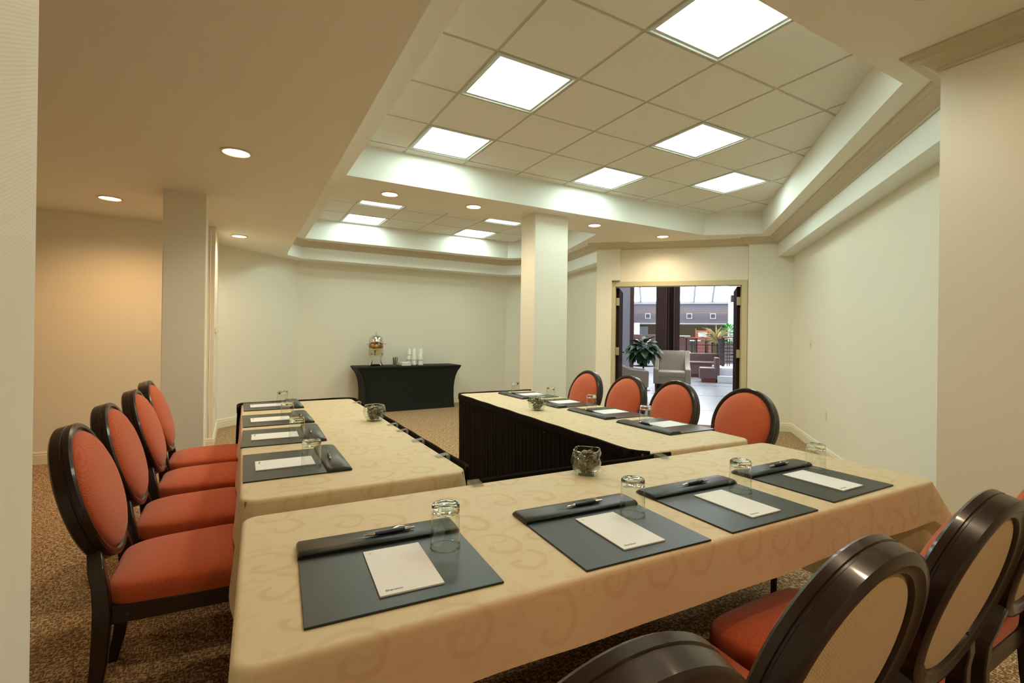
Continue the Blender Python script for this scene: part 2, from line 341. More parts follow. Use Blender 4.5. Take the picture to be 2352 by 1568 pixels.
fascia(T1, 'tray_fascia'); fascia(T2, 'tray_fascia')
# boxed soffit against the far and right walls
FB = [(.640, 8.10), (.858, 8.352), (4.40, 8.352), (5.185, 7.575), (4.79, 5.95)]
MB().prism(FB+[(5.10, 6.2), (5.5, 7.9), (4.66, 8.72), (.83, 8.72), (.2, 8.15)], Z2-.005, Z1+.002).build('far_soffit_box', 'white', ceil, 0)
RB = [L(7.56, 1.489), (3.35, 1.15)]
RB[1] = tuple((EV*3.10+NV*1.489)); 
MB().prism([RB[0], RB[1], tuple(EV*3.10+NV*1.72), L(7.56, 1.72)], Z2-.005, Z1+.002).build('right_soffit_box', 'white', ceil, 0)
# crown moulding and baseboard profiles (offset into the room, z)
CR = [(0, Z1-.085), (.012, Z1-.085), (.014, Z1-.072), (.03, Z1-.066), (.045, Z1-.052), (.066, Z1-.040), (.09, Z1-.034), (.098, Z1-.022), (.118, Z1-.018), (.126, Z1-.008), (.126, Z1), (0, Z1)]
BB = [(0, 0), (.014, 0), (.014, .088), (.010, .094), (.012, .104), (.006, .118), (0, .120)]
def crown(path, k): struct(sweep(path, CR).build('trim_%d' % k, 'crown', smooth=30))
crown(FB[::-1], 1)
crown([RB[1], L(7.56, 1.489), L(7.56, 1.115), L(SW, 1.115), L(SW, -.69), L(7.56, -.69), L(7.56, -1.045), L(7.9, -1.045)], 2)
crown([(2.96, -1.55), (2.96, 1.05), (3.5, 1.05)], 3)
def base(path, k): struct(sweep(path, BB).build('baseboard_%s' % k, 'trim', smooth=30))
base([(3.06, 1.05), (3.52, 1.05), cR, L(7.56, 1.115), L(SW-.02, 1.115)], 'right')
base([(2.96, -1.6), (2.96, 1.05), (3.05, 1.05)], 'front')
base([L(7.56, -.82), L(7.56, -1.045), (5.08, 6.26), (5.47, 7.87), (4.64, 8.70), (.84, 8.70), (-.22, 7.72), (-.22, 6.42), (-3.19, 6.42)], 'far')
base([(-.232, 5.24), (-.53, 5.24), (-.53, 4.94), (-.232, 4.94)], 'pillar')
base([(2.93, 5.13), (2.93, 4.81), (3.388, 4.81), (3.388, 5.13)][::-1][::-1], 'column')

# ceiling tiles, grid, troffers
TS = .6096; GX, GY = 1.3313, 2.6501
def troffer(x0, y0, label):
    t = thing('ceiling_light', label, 'ceiling light', (x0+TS/2, y0+TS/2, ZT), 0, 'square troffer lights in the ceiling trays')
    h = TS/2-.008; b = .036
    MB().loft([[(sx*a, sy*a, z) for sx, sy in ((-1, -1), (1, -1), (1, 1), (-1, 1))] for a, z in ((h, .012), (h, -.006), (h-b*.35, -.010), (h-b*.5, -.004), (h-b, -.002), (h-b, .012))], True, (False, False)).build('frame', 'tmetal', t, 30)
    MB().box((0, 0, .008), (2*(h-b)+.004, 2*(h-b)+.004, .006)).build('lens', 'lens', t, 0)
def tray_ceiling(poly, gy, i0, i1, j0, j1, lights):
    q = [tuple(v) for v in offs(poly, -.02, True)]; g = .012
    for i in range(i0, i1):
        for j in range(j0, j1):
            x, y = GX+i*TS, gy+j*TS
            if (i, j) in lights: continue
            c = clip_poly([(x+g, y+g), (x+TS-g, y+g), (x+TS-g, y+TS-g), (x+g, y+TS-g)], q)
            if len(c) < 3: continue
            MB().prism(c, ZT-.004, ZT+.012).build('ceiling_tile', 'tile', ceil, 0)
    for i in range(i0, i1+1):
        x = GX+i*TS; c = clip_poly([(x-g, gy+j0*TS), (x+g, gy+j0*TS), (x+g, gy+j1*TS), (x-g, gy+j1*TS)], q)
        if len(c) > 2: MB().prism(c, ZT+.003, ZT+.016).build('grid_bar', 'grid', ceil, 0)
    for j in range(j0, j1+1):
        y = gy+j*TS; c = clip_poly([(GX+i0*TS, y-g), (GX+i1*TS, y-g), (GX+i1*TS, y+g), (GX+i0*TS, y+g)], q)
        if len(c) > 2: MB().prism(c, ZT+.004, ZT+.015).build('grid_bar', 'grid', ceil, 0)
LT1 = {(0, 0): 'square ceiling light panel in the near tray, second row from its left side', (0, 2): 'square ceiling light panel at the far left corner of the near tray',
       (1, -2): 'largest square ceiling light panel, cut by the top edge of the photo', (3, 0): 'square ceiling light panel in the middle of the near tray, towards the right wall',
       (3, 2): 'square ceiling light panel at the far edge of the near tray, above the column', (5, 1): 'rightmost square ceiling light panel in the near tray, towards the doorway'}
LT2 = {(0, -1): 'thin-looking light panel at the left of the far tray, nearer of the pair', (0, 1): 'bright light panel at the left of the far tray, next to its far fascia',
       (3, -1): 'thin-looking light panel beside the column in the far tray, nearer of the pair', (3, 1): 'bright light panel left of the column, next to the far tray\'s far fascia'}
tray_ceiling(T1, GY, -1, 8, -3, 4, LT1); GY2 = 6.762
tray_ceiling(T2, GY2, -1, 6, -3, 3, LT2)
for (i, j), lb in LT1.items(): troffer(GX+i*TS, GY+j*TS, lb)
for (i, j), lb in LT2.items(): troffer(GX+i*TS, GY2+j*TS, lb)
def downlight(x, y, z, label, e=1.0, col=(1, .76, .50)):
    t = thing('downlight', label, 'downlight', (x, y, z), 0, 'round recessed downlights')
    MB().lathe([(.092, -.001), (.092, -.006), (.078, -.007), (.074, -.002), (.074, .03)], 32, cap=(False, False)).build('trim_ring', 'can', t)
    MB().lathe([(.0735, -.002), (.06, -.004), (.0, -.0055)], 32, cap=(False, False)).build('lens', 'down', t)
    ld = bpy.data.lights.new('lamp', 'SPOT'); ld.energy = DOWN_W*e; ld.color = col; ld.spot_size = math.radians(158); ld.spot_blend = .75; ld.shadow_soft_size = .06
    lo = bpy.data.objects.new('lamp', ld); COL.objects.link(lo); lo.parent = t; lo.location = (0, 0, -.02)
k2 = (Z2-1.3)/(2.436-1.3)
downlight(-.018*k2, 3.64*k2, Z2, 'largest round downlight in the low left ceiling, above the chairs')
downlight(-.961*k2, 5.509*k2, Z2, 'leftmost round downlight in the alcove ceiling, left of the pillar', 1.7, (1, .60, .28))
downlight(.010*k2, 6.822*k2, Z2, 'round downlight at the far end of the low left ceiling, right of the pillar')
downlight(1.312, 4.99, Z1, 'leftmost downlight on the band between the two trays')
downlight(2.229, 4.97, Z1, 'second downlight on the band between trays, left of the column')
downlight(3.899, 4.955, Z1, 'downlight on the band between trays, right of the column')
downlight(5.131, 4.98, Z1, 'downlight in front of the doorway lintel')
downlight(-.035, 1.82, Z2, 'downlight above the near end of the left chairs, just out of frame', .4)
downlight(2.36, .85, Z1, 'downlight beside the right foreground wall, just out of frame', .22)
downlight(1.25, .35, Z1, 'added fill downlight above the front chairs, out of frame', .6)  # invented lamp, added to lift the near side of the front cloth
downlight(.62, -1.15, Z1, 'added fill downlight behind the camera, out of frame', 2.3)  # unseen lamp added to light the hanging front of the cloth
downlight(-2.2, 3.7, Z2, 'added fill downlight in the left wing, hidden by the near pier', .5)  # added lamp, never in view, gives the left wing warm fill

# door frame, doors
def lbox(m, s0, s1, n0, n1, z0, z1): return m.prism([L(s0, n0), L(s1, n0), L(s1, n1), L(s0, n1)], z0, z1)
fr = struct(lbox(MB(), SW-.02, SW+.15, ON0-.075, ON0, 0, OZ+.075).build('door_1', 'jamb', smooth=0, bevel=.004))
lbox(MB(), SW-.02, SW+.15, ON1, ON1+.075, 0, OZ+.075).build('jamb', 'jamb', fr, 0, .004)
lbox(MB(), SW-.02, SW+.15, ON0-.002, ON1+.002, OZ, OZ+.075).build('head_jamb', 'jamb', fr, 0, .004)
for sgn, nn, nm in ((1, ON0, 'left'), (-1, ON1, 'right')):
    sw = -.018 if sgn > 0 else .062                                   # leaves swung a little past square
    d = MB().prism([L(SW+.14, nn), L(SW+1.03, nn+sw), L(SW+1.03, nn+sw+sgn*.045), L(SW+.14, nn+sgn*.045)], .012, OZ-.006)
    lf = struct(d.build('door_%d' % (2 if sgn > 0 else 3), 'doorwood', smooth=0, bevel=.003))
    for z in (.25, 1.06, 1.83):
        lbox(MB(), SW+.085, SW+.139, nn+sgn*.0005, nn+sgn*.048, z-.06, z+.06).build('hinge', 'hinge', lf, 0, .002)
    m = MB(); p = L(SW+.95, nn+sw*.9+sgn*.04); q = L(SW+.95, nn+sw*.9+sgn*.085); q2 = L(SW+.84, nn+sw*.9+sgn*.085)
    m.tube([(*p, 1.02), (*q, 1.02), (*q2, 1.02)], .010, 8); m.build('door_handle', 'iron', lf)

# ------------------------------------------------------------------ tables
def cloth_mesh(name, hx, hy, z, drop, rad=.05, flare=.06, amp=.010, cflare=0, seed=1, corner=None, wav=(9, 17)):
    """drop = (near -y, right +x, far +y, left -x). corner: extra flare per corner index (0 near-right,1 far-right,2 far-left,3 near-left)"""
    rnd = random.Random(seed); pts = []
    def side(a, b, nrm, n):
        for k in range(n): t = (k+.5)/n; pts.append((a[0]+(b[0]-a[0])*t, a[1]+(b[1]-a[1])*t, nrm[0], nrm[1]))
    def arc(cx, cyy, a0):
        for k in range(12): a = a0+(pi/2)*(k+.5)/12; pts.append((cx+rad*math.cos(a), cyy+rad*math.sin(a), math.cos(a), math.sin(a)))
    nx, ny = max(12, int(hx*2/.03)), max(12, int(hy*2/.03))
    side((-hx+rad, -hy), (hx-rad, -hy), (0, -1), nx); arc(hx-rad, -hy+rad, -pi/2)
    side((hx, -hy+rad), (hx, hy-rad), (1, 0), ny); arc(hx-rad, hy-rad, 0)
    side((hx-rad, hy), (-hx+rad, hy), (0, 1), nx); arc(-hx+rad, hy-rad, pi/2)
    side((-hx, hy-rad), (-hx, -hy+rad), (-1, 0), ny); arc(-hx+rad, -hy+rad, pi)
    ph = [rnd.uniform(0, 6.28) for _ in range(6)]
    b = .014; V = []; UV = []; n = len(pts); u = 0; us = []
    for i, p in enumerate(pts):
        if i: u += math.hypot(p[0]-pts[i-1][0], p[1]-pts[i-1][1])
        us.append(u)
    rows = [(-b, 0, 0), (-b*.5, -.0012, 0), (-b*.12, -b*.4, .006), (0, -b, .016)]
    K = 14; lay = []
    for o, dz, e in rows: lay.append([(p[0]+p[2]*o, p[1]+p[3]*o, z+dz, p[0]+p[2]*(o+e), p[1]+p[3]*(o+e)) for p in pts])
    for k in range(1, K+1):
        t = k/K; row = []
        for i, p in enumerate(pts):
            nxx, nyy = p[2], p[3]
            w = [max(-nyy, 0)**2, max(nxx, 0)**2, max(nyy, 0)**2, max(-nxx, 0)**2]
            d = sum(a*c for a, c in zip(w, drop)); cr = 4*nxx*nxx*nyy*nyy
            ci = (0 if nyy < 0 else 1) if nxx > 0 else (3 if nyy < 0 else 2)
            cf = (corner or {}).get(ci, cflare)
            dd = d*t
            wv = math.sin(us[i]*wav[0]+ph[0])*.6+math.sin(us[i]*wav[1]+ph[1])*.4
            hem = 1+.02*math.sin(us[i]*5+ph[2])*t
            off = flare*dd*.8+amp*wv*t*min(1, d/.3)+cf*cr*t+.004*t
            row.append((p[0]+nxx*off, p[1]+nyy*off, z-b-dd*hem+b*0, p[0]+nxx*(dd+.02), p[1]+nyy*(dd+.02)))
        lay.append(row)
    me = bpy.data.meshes.new(name); vs = [q[:3] for r in lay for q in r]; uv = [q[3:] for r in lay for q in r]; fs = [tuple(range(n))]
    for k in range(len(lay)-1):
        for i in range(n): j = (i+1) % n; fs.append((k*n+j, k*n+i, (k+1)*n+i, (k+1)*n+j))
    me.from_pydata(vs, [], fs); ul = me.uv_layers.new(name='UVMap')
    for lp_ in me.loops: ul.data[lp_.index].uv = uv[lp_.vertex_index]
    me.polygons.foreach_set('use_smooth', [True]*len(me.polygons)); me.materials.append(MT['cloth']); me.update()
    return me
TZ = .740
def table(name, label, cx, cyy, rz, hx, hy):
    t = thing(name, label, 'table', (cx, cyy, 0), rz, 'banquet tables in a U')
    MB().box((0, 0, TZ-.022), (2*hx-.03, 2*hy-.03, .034)).build('tabletop', 'ltan', t, 0, .004)
    for sx in (-1, 1):
        for sy in (-1, 1):
            MB().tube([(sx*max(hx-.28, .12), sy*max(hy-.28, .12), TZ-.04), (sx*max(hx-.23, .15), sy*max(hy-.23, .15), .0)], .014, 8).build('leg', 'iron', t)
    return t
def cloth(name, label, cx, cyy, rz, *a, **k):
    o = bpy.data.objects.new(name, cloth_mesh(name, *a, **k)); COL.objects.link(o); o.location = (cx, cyy, 0); o.rotation_euler = (0, 0, rz)
    return tag(o, label, 'tablecloth', 'gold damask tablecloths')
FT = (1.218, 1.280, -.033, 1.212, .388); LTB = (.428, 3.105, -.0085, .405, 1.25); RTB = (2.115, 2.985, -.045, .395, 1.275)
table('banquet_table', 'front banquet table nearest the camera, under the widest view of gold cloth', *FT)
table('banquet_table', 'left banquet table with four chairs along its left side', *LTB)
table('banquet_table', 'right banquet table in front of the doorway, with a black pleated skirt', *RTB)
cloth('tablecloth', 'gold damask cloth on the front table, hanging over its near edge', *FT[:3], FT[3], FT[4], TZ, (.135, .60, .08, .62), .045, .05, .008, .02, 3, {0: .16, 3: .05})
cloth('tablecloth', 'gold damask cloth on the left table beside the four left chairs', *LTB[:3], LTB[3], LTB[4], TZ, (.45, .05, .05, .225), .06, .06, .009, .03, 5)
cloth('tablecloth', 'gold damask cloth on the right table in front of the doorway', *RTB[:3], RTB[3], RTB[4], TZ, (.40, .225, .05, .05), .07, .05, .009, .02, 8)
def skirt(name, label, path, side=1):
    """pleated skirt along a 2D world path, pleats bulge to the left of it"""
    P = [Vector(p) for p in path]; D = [0]
    for a, b in zip(P, P[1:]): D.append(D[-1]+(b-a).length)
    def at(d):
        for k in range(len(P)-1):
            if d <= D[k+1] or k == len(P)-2:
                t = (d-D[k])/(D[k+1]-D[k]); q = P[k].lerp(P[k+1], t); tn = (P[k+1]-P[k]).normalized(); return q, Vector((-tn.y, tn.x))*side
    root = thing(name, label, 'table skirt'); n = int(D[-1]/.012); rings = []; band = []
    base_ = [at(D[-1]*i/n) for i in range(n+1)]
    # smooth normals round corners
    nrm = []
    for i in range(n+1):
        v = Vector((0, 0))
        for j in range(max(0, i-4), min(n, i+4)+1): v += base_[j][1]
        nrm.append(v.normalized())
    zs = [.715, .66, .5, .3, .12, .012]; m = MB(); rnd = random.Random(len(path))
    amps = [rnd.uniform(.6, 1.3) for _ in range(200)]
    for i in range(n+1):
        d = D[-1]*i/n; w = ((d/.055) % 1.0); saw = (w if w < .8 else (1-w)*4)*amps[int(d/.055) % 200]
        rings.append([tuple(base_[i][0]+nrm[i]*(.004+.016*saw*(.25+.75*k/5)+.012*k/5))+(z,) for k, z in enumerate(zs)])
    m.loft(rings, False, (False, False)).build('pleats', 'skirt', root, 60)
    b = MB().loft([[tuple(base_[i][0]+nrm[i]*o)+(z+.0012*math.sin(i*.21),) for o, z in ((0, .70), (.011, .70), (.012, .744), (.006, .749), (0, .744))] for i in range(n+1)], True, (True, True))
    b.build('top_band', 'skirt', root, 50)
    return root
def tl(tb, x, y):
    c, s_ = math.cos(tb[2]), math.sin(tb[2]); return (tb[0]+c*x-s_*y, tb[1]+s_*x+c*y)
def rpath(tb, pts): return [tl(tb, *p) for p in pts]
g = .017
hx, hy = LTB[3]+g, LTB[4]+g
lsk = rpath(LTB, [(hx-.012, -hy+.055), (hx, -hy+.10), (hx, hy-.07), (hx-.02, hy-.02), (hx-.07, hy), (-hx+.07, hy), (-hx+.02, hy-.02), (-hx, hy-.07), (-hx, hy-.22)])
skirt('table_skirt', 'black pleated skirt on the inner side and far end of the left table', lsk, -1)
hx, hy = RTB[3]+g, RTB[4]+g
rsk = rpath(RTB, [(hx-.02, hy), (-hx+.08, hy), (-hx+.025, hy-.025), (-hx, hy-.08), (-hx, -hy+.10), (-hx+.02, -hy+.05), (-hx+.06, -hy+.01)])
skirt('table_skirt', 'black pleated skirt on the inner side of the right table', rsk, 1)[ 'label']
hx, hy = FT[3]+g, FT[4]+g
fsk = rpath(FT, [(.56, hy), (-.452, hy)])
skirt('table_skirt', 'black skirt along the far edge of the front table, inside the U', fsk, -1)
def skirt_clip(p, rz, label):
    t = tag(MB().loft([[(x, y, z) for x in (-.022, .022)] for y, z in ((-.045, .7445), (.012, .7515), (.016, .748), (.016, .715), (.0145, .715), (.0145, .746), (.011, .7495), (-.045, .7425))], False, (False, False)).build('skirt_clip', 'clip', None, 0), label, 'clip', 'clear skirt clips')
    t.location = (*p, 0.001); t.rotation_euler = (0, 0, rz); return t
lbs = ['near end', 'second from the near end', 'third from the near end', 'fourth from the near end', 'fifth from the near end', 'far end']
for y, w in zip((-.98, -.62, -.33, -.12, .25, .95), lbs): skirt_clip(tl(LTB, LTB[3], y), LTB[2]-pi/2, 'clear plastic clip holding the left table skirt, ' + w)
for x, w in ((-.46, 'left end'), (.08, 'behind the candy bowl'), (.47, 'right end')): skirt_clip(tl(FT, x, FT[4]), FT[2], 'clear plastic clip on the front table far edge, ' + w)

# ------------------------------------------------------------------ chairs
def make_chair(label):
    t = thing('dining_chair', label, 'chair', group='oval-back dining chairs')
    # seat rails
    m = MB(); o = [(-.205, -.225), (.205, -.225), (.235, .22), (-.235, .22)]; i_ = [(-.175, -.195), (.175, -.195), (.20, .19), (-.20, .19)]
    m.loft([[(x, y, z) for x, y in q] for q, z in ((o, .335), (o, .392), (i_, .392), (i_, .335), (o, .335))], True, (False, False)).build('seat_rail', 'wood', t, 30, .004); t_rail = t.children[-1]
    for sx in (-1, 1): MB().lathe([(.007, 0), (.006, .003), (0, .004)], 10, cap=(True, False)).build('bolt', 'iron', t_rail, loc=(sx*.2095, -.16, .362), rot=(0, sx*pi/2, 0))
    # cushion: superellipse loft with crown
    def ring(kx, ky, z, ex=5.0, dy=0):
        r = []
        for k in range(48):
            a = 2*pi*k/48; c, s_ = math.cos(a), math.sin(a)
            x = math.copysign(abs(c)**(2/ex), c); y = math.copysign(abs(s_)**(2/ex), s_)
            r.append(((.222+.018*y)*kx*x, .228*ky*y+.005+dy, z))
        return r
    MB().loft([ring(.985, .985, .390, 7), ring(1.0, 1.0, .400, 7), ring(1.012, 1.012, .425, 6.5), ring(1.005, 1.005, .446, 6), ring(.985, .985, .454, 6), ring(.94, .94, .462, 5), ring(.84, .84, .471, 4.4), ring(.66, .66, .480, 3.6), ring(.42, .42, .486, 3), ring(.18, .18, .489, 2.5)], True, (True, True)).build('seat_cushion', 'orange', t, 70)
    # back: oval in a plane raked back by th
    th = math.atan2(.135, .46); C = Vector((0, -.300, .730))
    Rm = Matrix.Rotation(th, 3, 'X')                                   # local oval frame: x right, z up the oval, -y rear
    def P(x, y, z): return tuple(C + Rm @ Vector((x, y, z)))
    A, B = .228, .243; prof = [(0, .026), (0, .012), (-.003, .010), (-.003, .006), (0, .004), (0, -.022), (-.006, -.028), (-.020, -.030), (-.026, -.024), (-.040, -.022), (-.046, -.014), (-.046, .016), (-.038, .024), (-.024, .024), (-.018, .031), (-.006, .032)]
    m = MB(); rings = []
    for k in range(64):
        a = 2*pi*k/64; c, s_ = math.cos(a), math.sin(a); rings.append([P((A+d)*c, y, (B+d)*s_) for d, y in prof])
    rings.append(rings[0]); bf = m.loft(rings, True, (False, False)).build('back_frame', 'wood', t, 38)
    def dome(y0, h, m_, nm, ins=.044):
        m = MB(); rr = []
        for q in (1.0, .985, .95, .85, .68, .45, .2): rr.append([P((A-ins)*q*math.cos(2*pi*k/48), y0+h*math.sqrt(max(0, 1-q**2.6)), (B-ins)*q*math.sin(2*pi*k/48)) for k in range(48)])
        m.loft(rr, True, (False, True)).build(nm, m_, bf, 70)
    dome(.022, .050, 'orange', 'back_cushion', .030); dome(-.012, -.010, 'cream', 'back_panel')
    # rear legs run up into the oval; front legs taper
    for sx in (-1, 1):
        path = [(.128, -.262, .585, .026, .034), (.152, -.255, .555, .034, .040), (.180, -.245, .510, .036, .044), (.199, -.232, .46, .033, .044), (.206, -.226, .39, .034, .047), (.208, -.226, .335, .034, .048), (.209, -.232, .22, .034, .044), (.210, -.246, .10, .033, .040), (.211, -.268, .0, .032, .036)]
        MB().loft([[(sx*x+dx*w/2, y+dy*d/2, z) for dx, dy in ((-1, -1), (1, -1), (1, 1), (-1, 1))] for x, y, z, w, d in path], True, (True, True)).build('leg', 'wood', t, 35, .004)
        MB().loft([[(sx*x+dx*w/2, .212+dy*w/2, z) for dx, dy in ((-1, -1), (1, -1), (1, 1), (-1, 1))] for x, z, w in ((.212, .34, .042), (.214, .2, .036), (.216, 0, .028))], True, (True, True)).build('leg', 'wood', t, 35, .004)
    return t
ch = make_chair('nearest of the four orange chairs along the left table'); ch.location = (-.140, 2.275, 0); ch.rotation_euler = (0, 0, -pi/2)
for (x, y), lb in zip(((-.150, 2.855), (-.140, 3.445), (-.150, 4.02)), ('second nearest', 'third nearest', 'farthest')):
    dup(ch, (x, y, 0), -pi/2, lb + ' of the four orange chairs along the left table')
for (x, y), lb in zip(((2.525, 2.02), (2.515, 2.61), (2.515, 3.135), (2.53, 3.71)), ('rightmost and nearest', 'second nearest', 'third nearest', 'leftmost and farthest')):
    dup(ch, (x, y, 0), pi/2, lb + ' of the four orange chairs behind the right table')
for (x, y), lb in zip(((.370, .742), (.908, .76), (1.428, .758), (2.00, .765)), ('leftmost chair at the front table, only its curved back top showing', 'second chair from the left at the front table, its cream back to the camera', 'third chair from the left at the front table, its cream back showing whole', 'rightmost chair at the front table, cut by the right edge of the photo')):
    dup(ch, (x, y, 0), 0, lb)

# ------------------------------------------------------------------ place settings
def text_mesh(body, size):
    c = bpy.data.curves.new('t', 'FONT'); c.body = body; c.size = size; c.align_x = 'LEFT'; c.offset = .0002
    o = bpy.data.objects.new('t', c); COL.objects.link(o); dg = bpy.context.evaluated_depsgraph_get()
    me = bpy.data.meshes.new_from_object(o.evaluated_get(dg)); bpy.data.objects.remove(o); bpy.data.curves.remove(c)
    me.materials.clear(); me.materials.append(MT['ink']); return me
def emblem_mesh(r):
    me = text_mesh('S', r*1.25); bm = bmesh.new(); bm.from_mesh(me)
    xs = [v.co.x for v in bm.verts]; ys = [v.co.y for v in bm.verts]
    for v in bm.verts: v.co.x -= (min(xs)+max(xs))/2; v.co.y -= (min(ys)+max(ys))/2
    for k in range(14):                                                # wreath of small leaves
        a = 2*pi*(k+.5)/14; c = Vector((math.cos(a), math.sin(a), 0))*r; d = Vector((-math.sin(a), math.cos(a), 0)); n = c.normalized()
        vs = [bm.verts.new(c+d*(.17*r)+n*.06*r), bm.verts.new(c+n*.10*r), bm.verts.new(c-d*(.17*r)), bm.verts.new(c-n*.10*r)]; bm.faces.new(vs)
    bm.to_mesh(me); bm.free(); return me
def make_pad(label):
    t = thing('desk_pad', label, 'desk pad', group='black leather desk pads')
    MB().box((0, 0, .0028), (.43, .405, .0052)).build('board', 'leather', t, 0, .0016)
    prof = [(.110, .0030), (.108, .012), (.112, .0165), (.130, .0185), (.170, .0185), (.194, .0165), (.2045, .0095), (.205, .002)]
    m = MB(); xs = (-.2165, -.2150, -.211, .211, .2150, .2165); sc = (.0, .55, 1, 1, .55, 0)
    pf = m.loft([[(x, y, .002+(z-.002)*(.35+.65*s_)) for y, z in prof] for x, s_ in zip(xs, sc)], True, (True, True)).build('pen_flap', 'leather', t, 50)
    m = MB()                                                            # shallow stitched pen groove
    m.loft([[(.088*math.cos(a)*k, .142+.0065*math.sin(a)*k, .0190-.0002*(1-k)) for a in [2*pi*i/20 for i in range(20)]] for k in (1, .6)], True, (True, True)).build('pen_groove', 'blackp', pf, 0)
    em = emblem_mesh(.0105); em.materials.clear(); em.materials.append(MT['blackp'])
    o = bpy.data.objects.new('embossed_emblem', em); COL.objects.link(o); o.parent = pf; o.location = (.0, .166, .0187)
    return t
def make_note(label):
    t = thing('notepad', label, 'notepad', group='white notepads')
    sh = MB().box((0, 0, .0017), (.146, .232, .0034)).build('sheets', 'paper', t, 0)
    o = bpy.data.objects.new('printed_name', text_mesh('Sheraton', .0108)); COL.objects.link(o); o.parent = sh; o.location = (-.058, -.102, .0036)
    o = bpy.data.objects.new('printed_emblem', emblem_mesh(.0052)); COL.objects.link(o); o.parent = sh; o.location = (-.058, .098, .0036)
    return t
def make_pen(label):
    t = thing('ballpoint_pen', label, 'pen', group='navy ballpoint pens')
    Rx = (0, pi/2, 0)
    MB().lathe([(.0045, -.040), (.0052, -.02), (.0050, .035), (.0046, .040)], 12).build('barrel', 'navy', t, rot=Rx)
    MB().lathe([(.0010, -.068), (.0022, -.064), (.0044, -.044), (.0046, -.040)], 12).build('tip', 'chrome', t, rot=Rx)
    MB().lathe([(.0047, .040), (.0046, .054), (.003, .0555), (.003, .066), (.0015, .067)], 12).build('cap', 'chrome', t, rot=Rx)
    MB().tube([(.052, 0, .004), (.050, 0, .0082), (.02, 0, .0095), (.006, 0, .0062)], .0014, 6).build('pocket_clip', 'chrome', t)
    return t
def make_glass(label):
    t = thing('drinking_glass', label, 'glass', group='upturned drinking glasses')
    # upturned tumbler: rim on the pad, thick base on top
    gb = MB().lathe([(.0385, 0), (.0385, .0015), (.0372, .050), (.0362, .089)], 40, cap=(False, False)).build('glass_body', 'tglass', t)
    MB().lathe([(.0385, 0), (.0390, .0008), (.0385, .0016), (.0372, .0016), (.0368, .0008), (.0372, 0)], 40, cap=(False, False)).build('rim', 'sglass', gb)
    MB().lathe([(.0, .0905), (.026, .0895), (.0335, .0875), (.0362, .089), (.0366, .095), (.0362, .106), (.0345, .1105), (.030, .1115), (.024, .1090), (.0, .1075)], 40, cap=(False, False)).build('thick_base', 'sglass', t)
    return t
pads = []
fs_, ss_ = (.955, 1.0, 1), (1.06, .945, 1)
for (x, y, r), w in zip(((.332, 1.190, -.065), (.935, 1.115, -.06), (1.432, 1.098, -.035), (1.962, 1.105, -.01)), ('leftmost', 'second from left', 'third from left', 'rightmost')): pads.append((x, y, r, fs_, w, 'front table'))
for (x, y, r), w in zip(((.218, 2.308, -pi/2-.01), (.218, 2.935, -pi/2-.03), (.226, 3.505, -pi/2), (.237, 4.165, -pi/2)), ('nearest', 'second nearest', 'third nearest', 'farthest')): pads.append((x, y, r, ss_, w, 'left table'))
for (x, y, r), w in zip(((2.305, 2.205, pi/2), (2.312, 2.765, pi/2-.03), (2.305, 3.335, pi/2), (2.32, 3.90, pi/2)), ('nearest', 'second nearest', 'third nearest', 'farthest')): pads.append((x, y, r, ss_, w, 'right table'))
p0 = n0 = q0 = g0 = None
gpos = [(.475, 1.212), (1.068, 1.149), (1.574, 1.136), (2.098, 1.158), (.269, 2.188), (.273, 2.795), (.278, 3.424), (.295, 4.075), (2.242, 2.306), (2.290, 2.921), (2.308, 3.501), (2.245, 4.002)]
for k, (x, y, r, sc, w, tb) in enumerate(pads):
    c, s_ = math.cos(r), math.sin(r)
    def wl(a, b): a *= sc[0]; b *= sc[1]; return (x+c*a-s_*b, y+s_*a+c*b)
    lb = 'black leather desk pad, %s on the %s' % (w, tb); loc = (x, y, TZ)
    if p0 is None: p0 = make_pad(lb); p0.location = loc; p0.rotation_euler = (0, 0, r); p0.scale = sc
    else: dup(p0, loc, r, lb, sc)
    lb = 'white notepad on the %s desk pad of the %s' % (w, tb); loc = (*wl(.012, -.040), TZ+.0056)
    if n0 is None: n0 = make_note(lb); n0.location = loc; n0.rotation_euler = (0, 0, r); n0.scale = sc
    else: dup(n0, loc, r, lb, sc)
    lb = 'navy and silver pen on the %s desk pad of the %s' % (w, tb); loc = (*wl(.022, .142), TZ+.0242); rr = r+(.02 if tb == 'front table' else -.06)
    if q0 is None: q0 = make_pen(lb); q0.location = loc; q0.rotation_euler = (0, 0, rr)
    else: dup(q0, loc, rr, lb)
    lb = 'upturned drinking glass on the %s desk pad of the %s' % (w, tb); loc = (*gpos[k], TZ+.0058)
    if g0 is None: g0 = make_glass(lb); g0.location = loc
    else: dup(g0, loc, 0, lb)

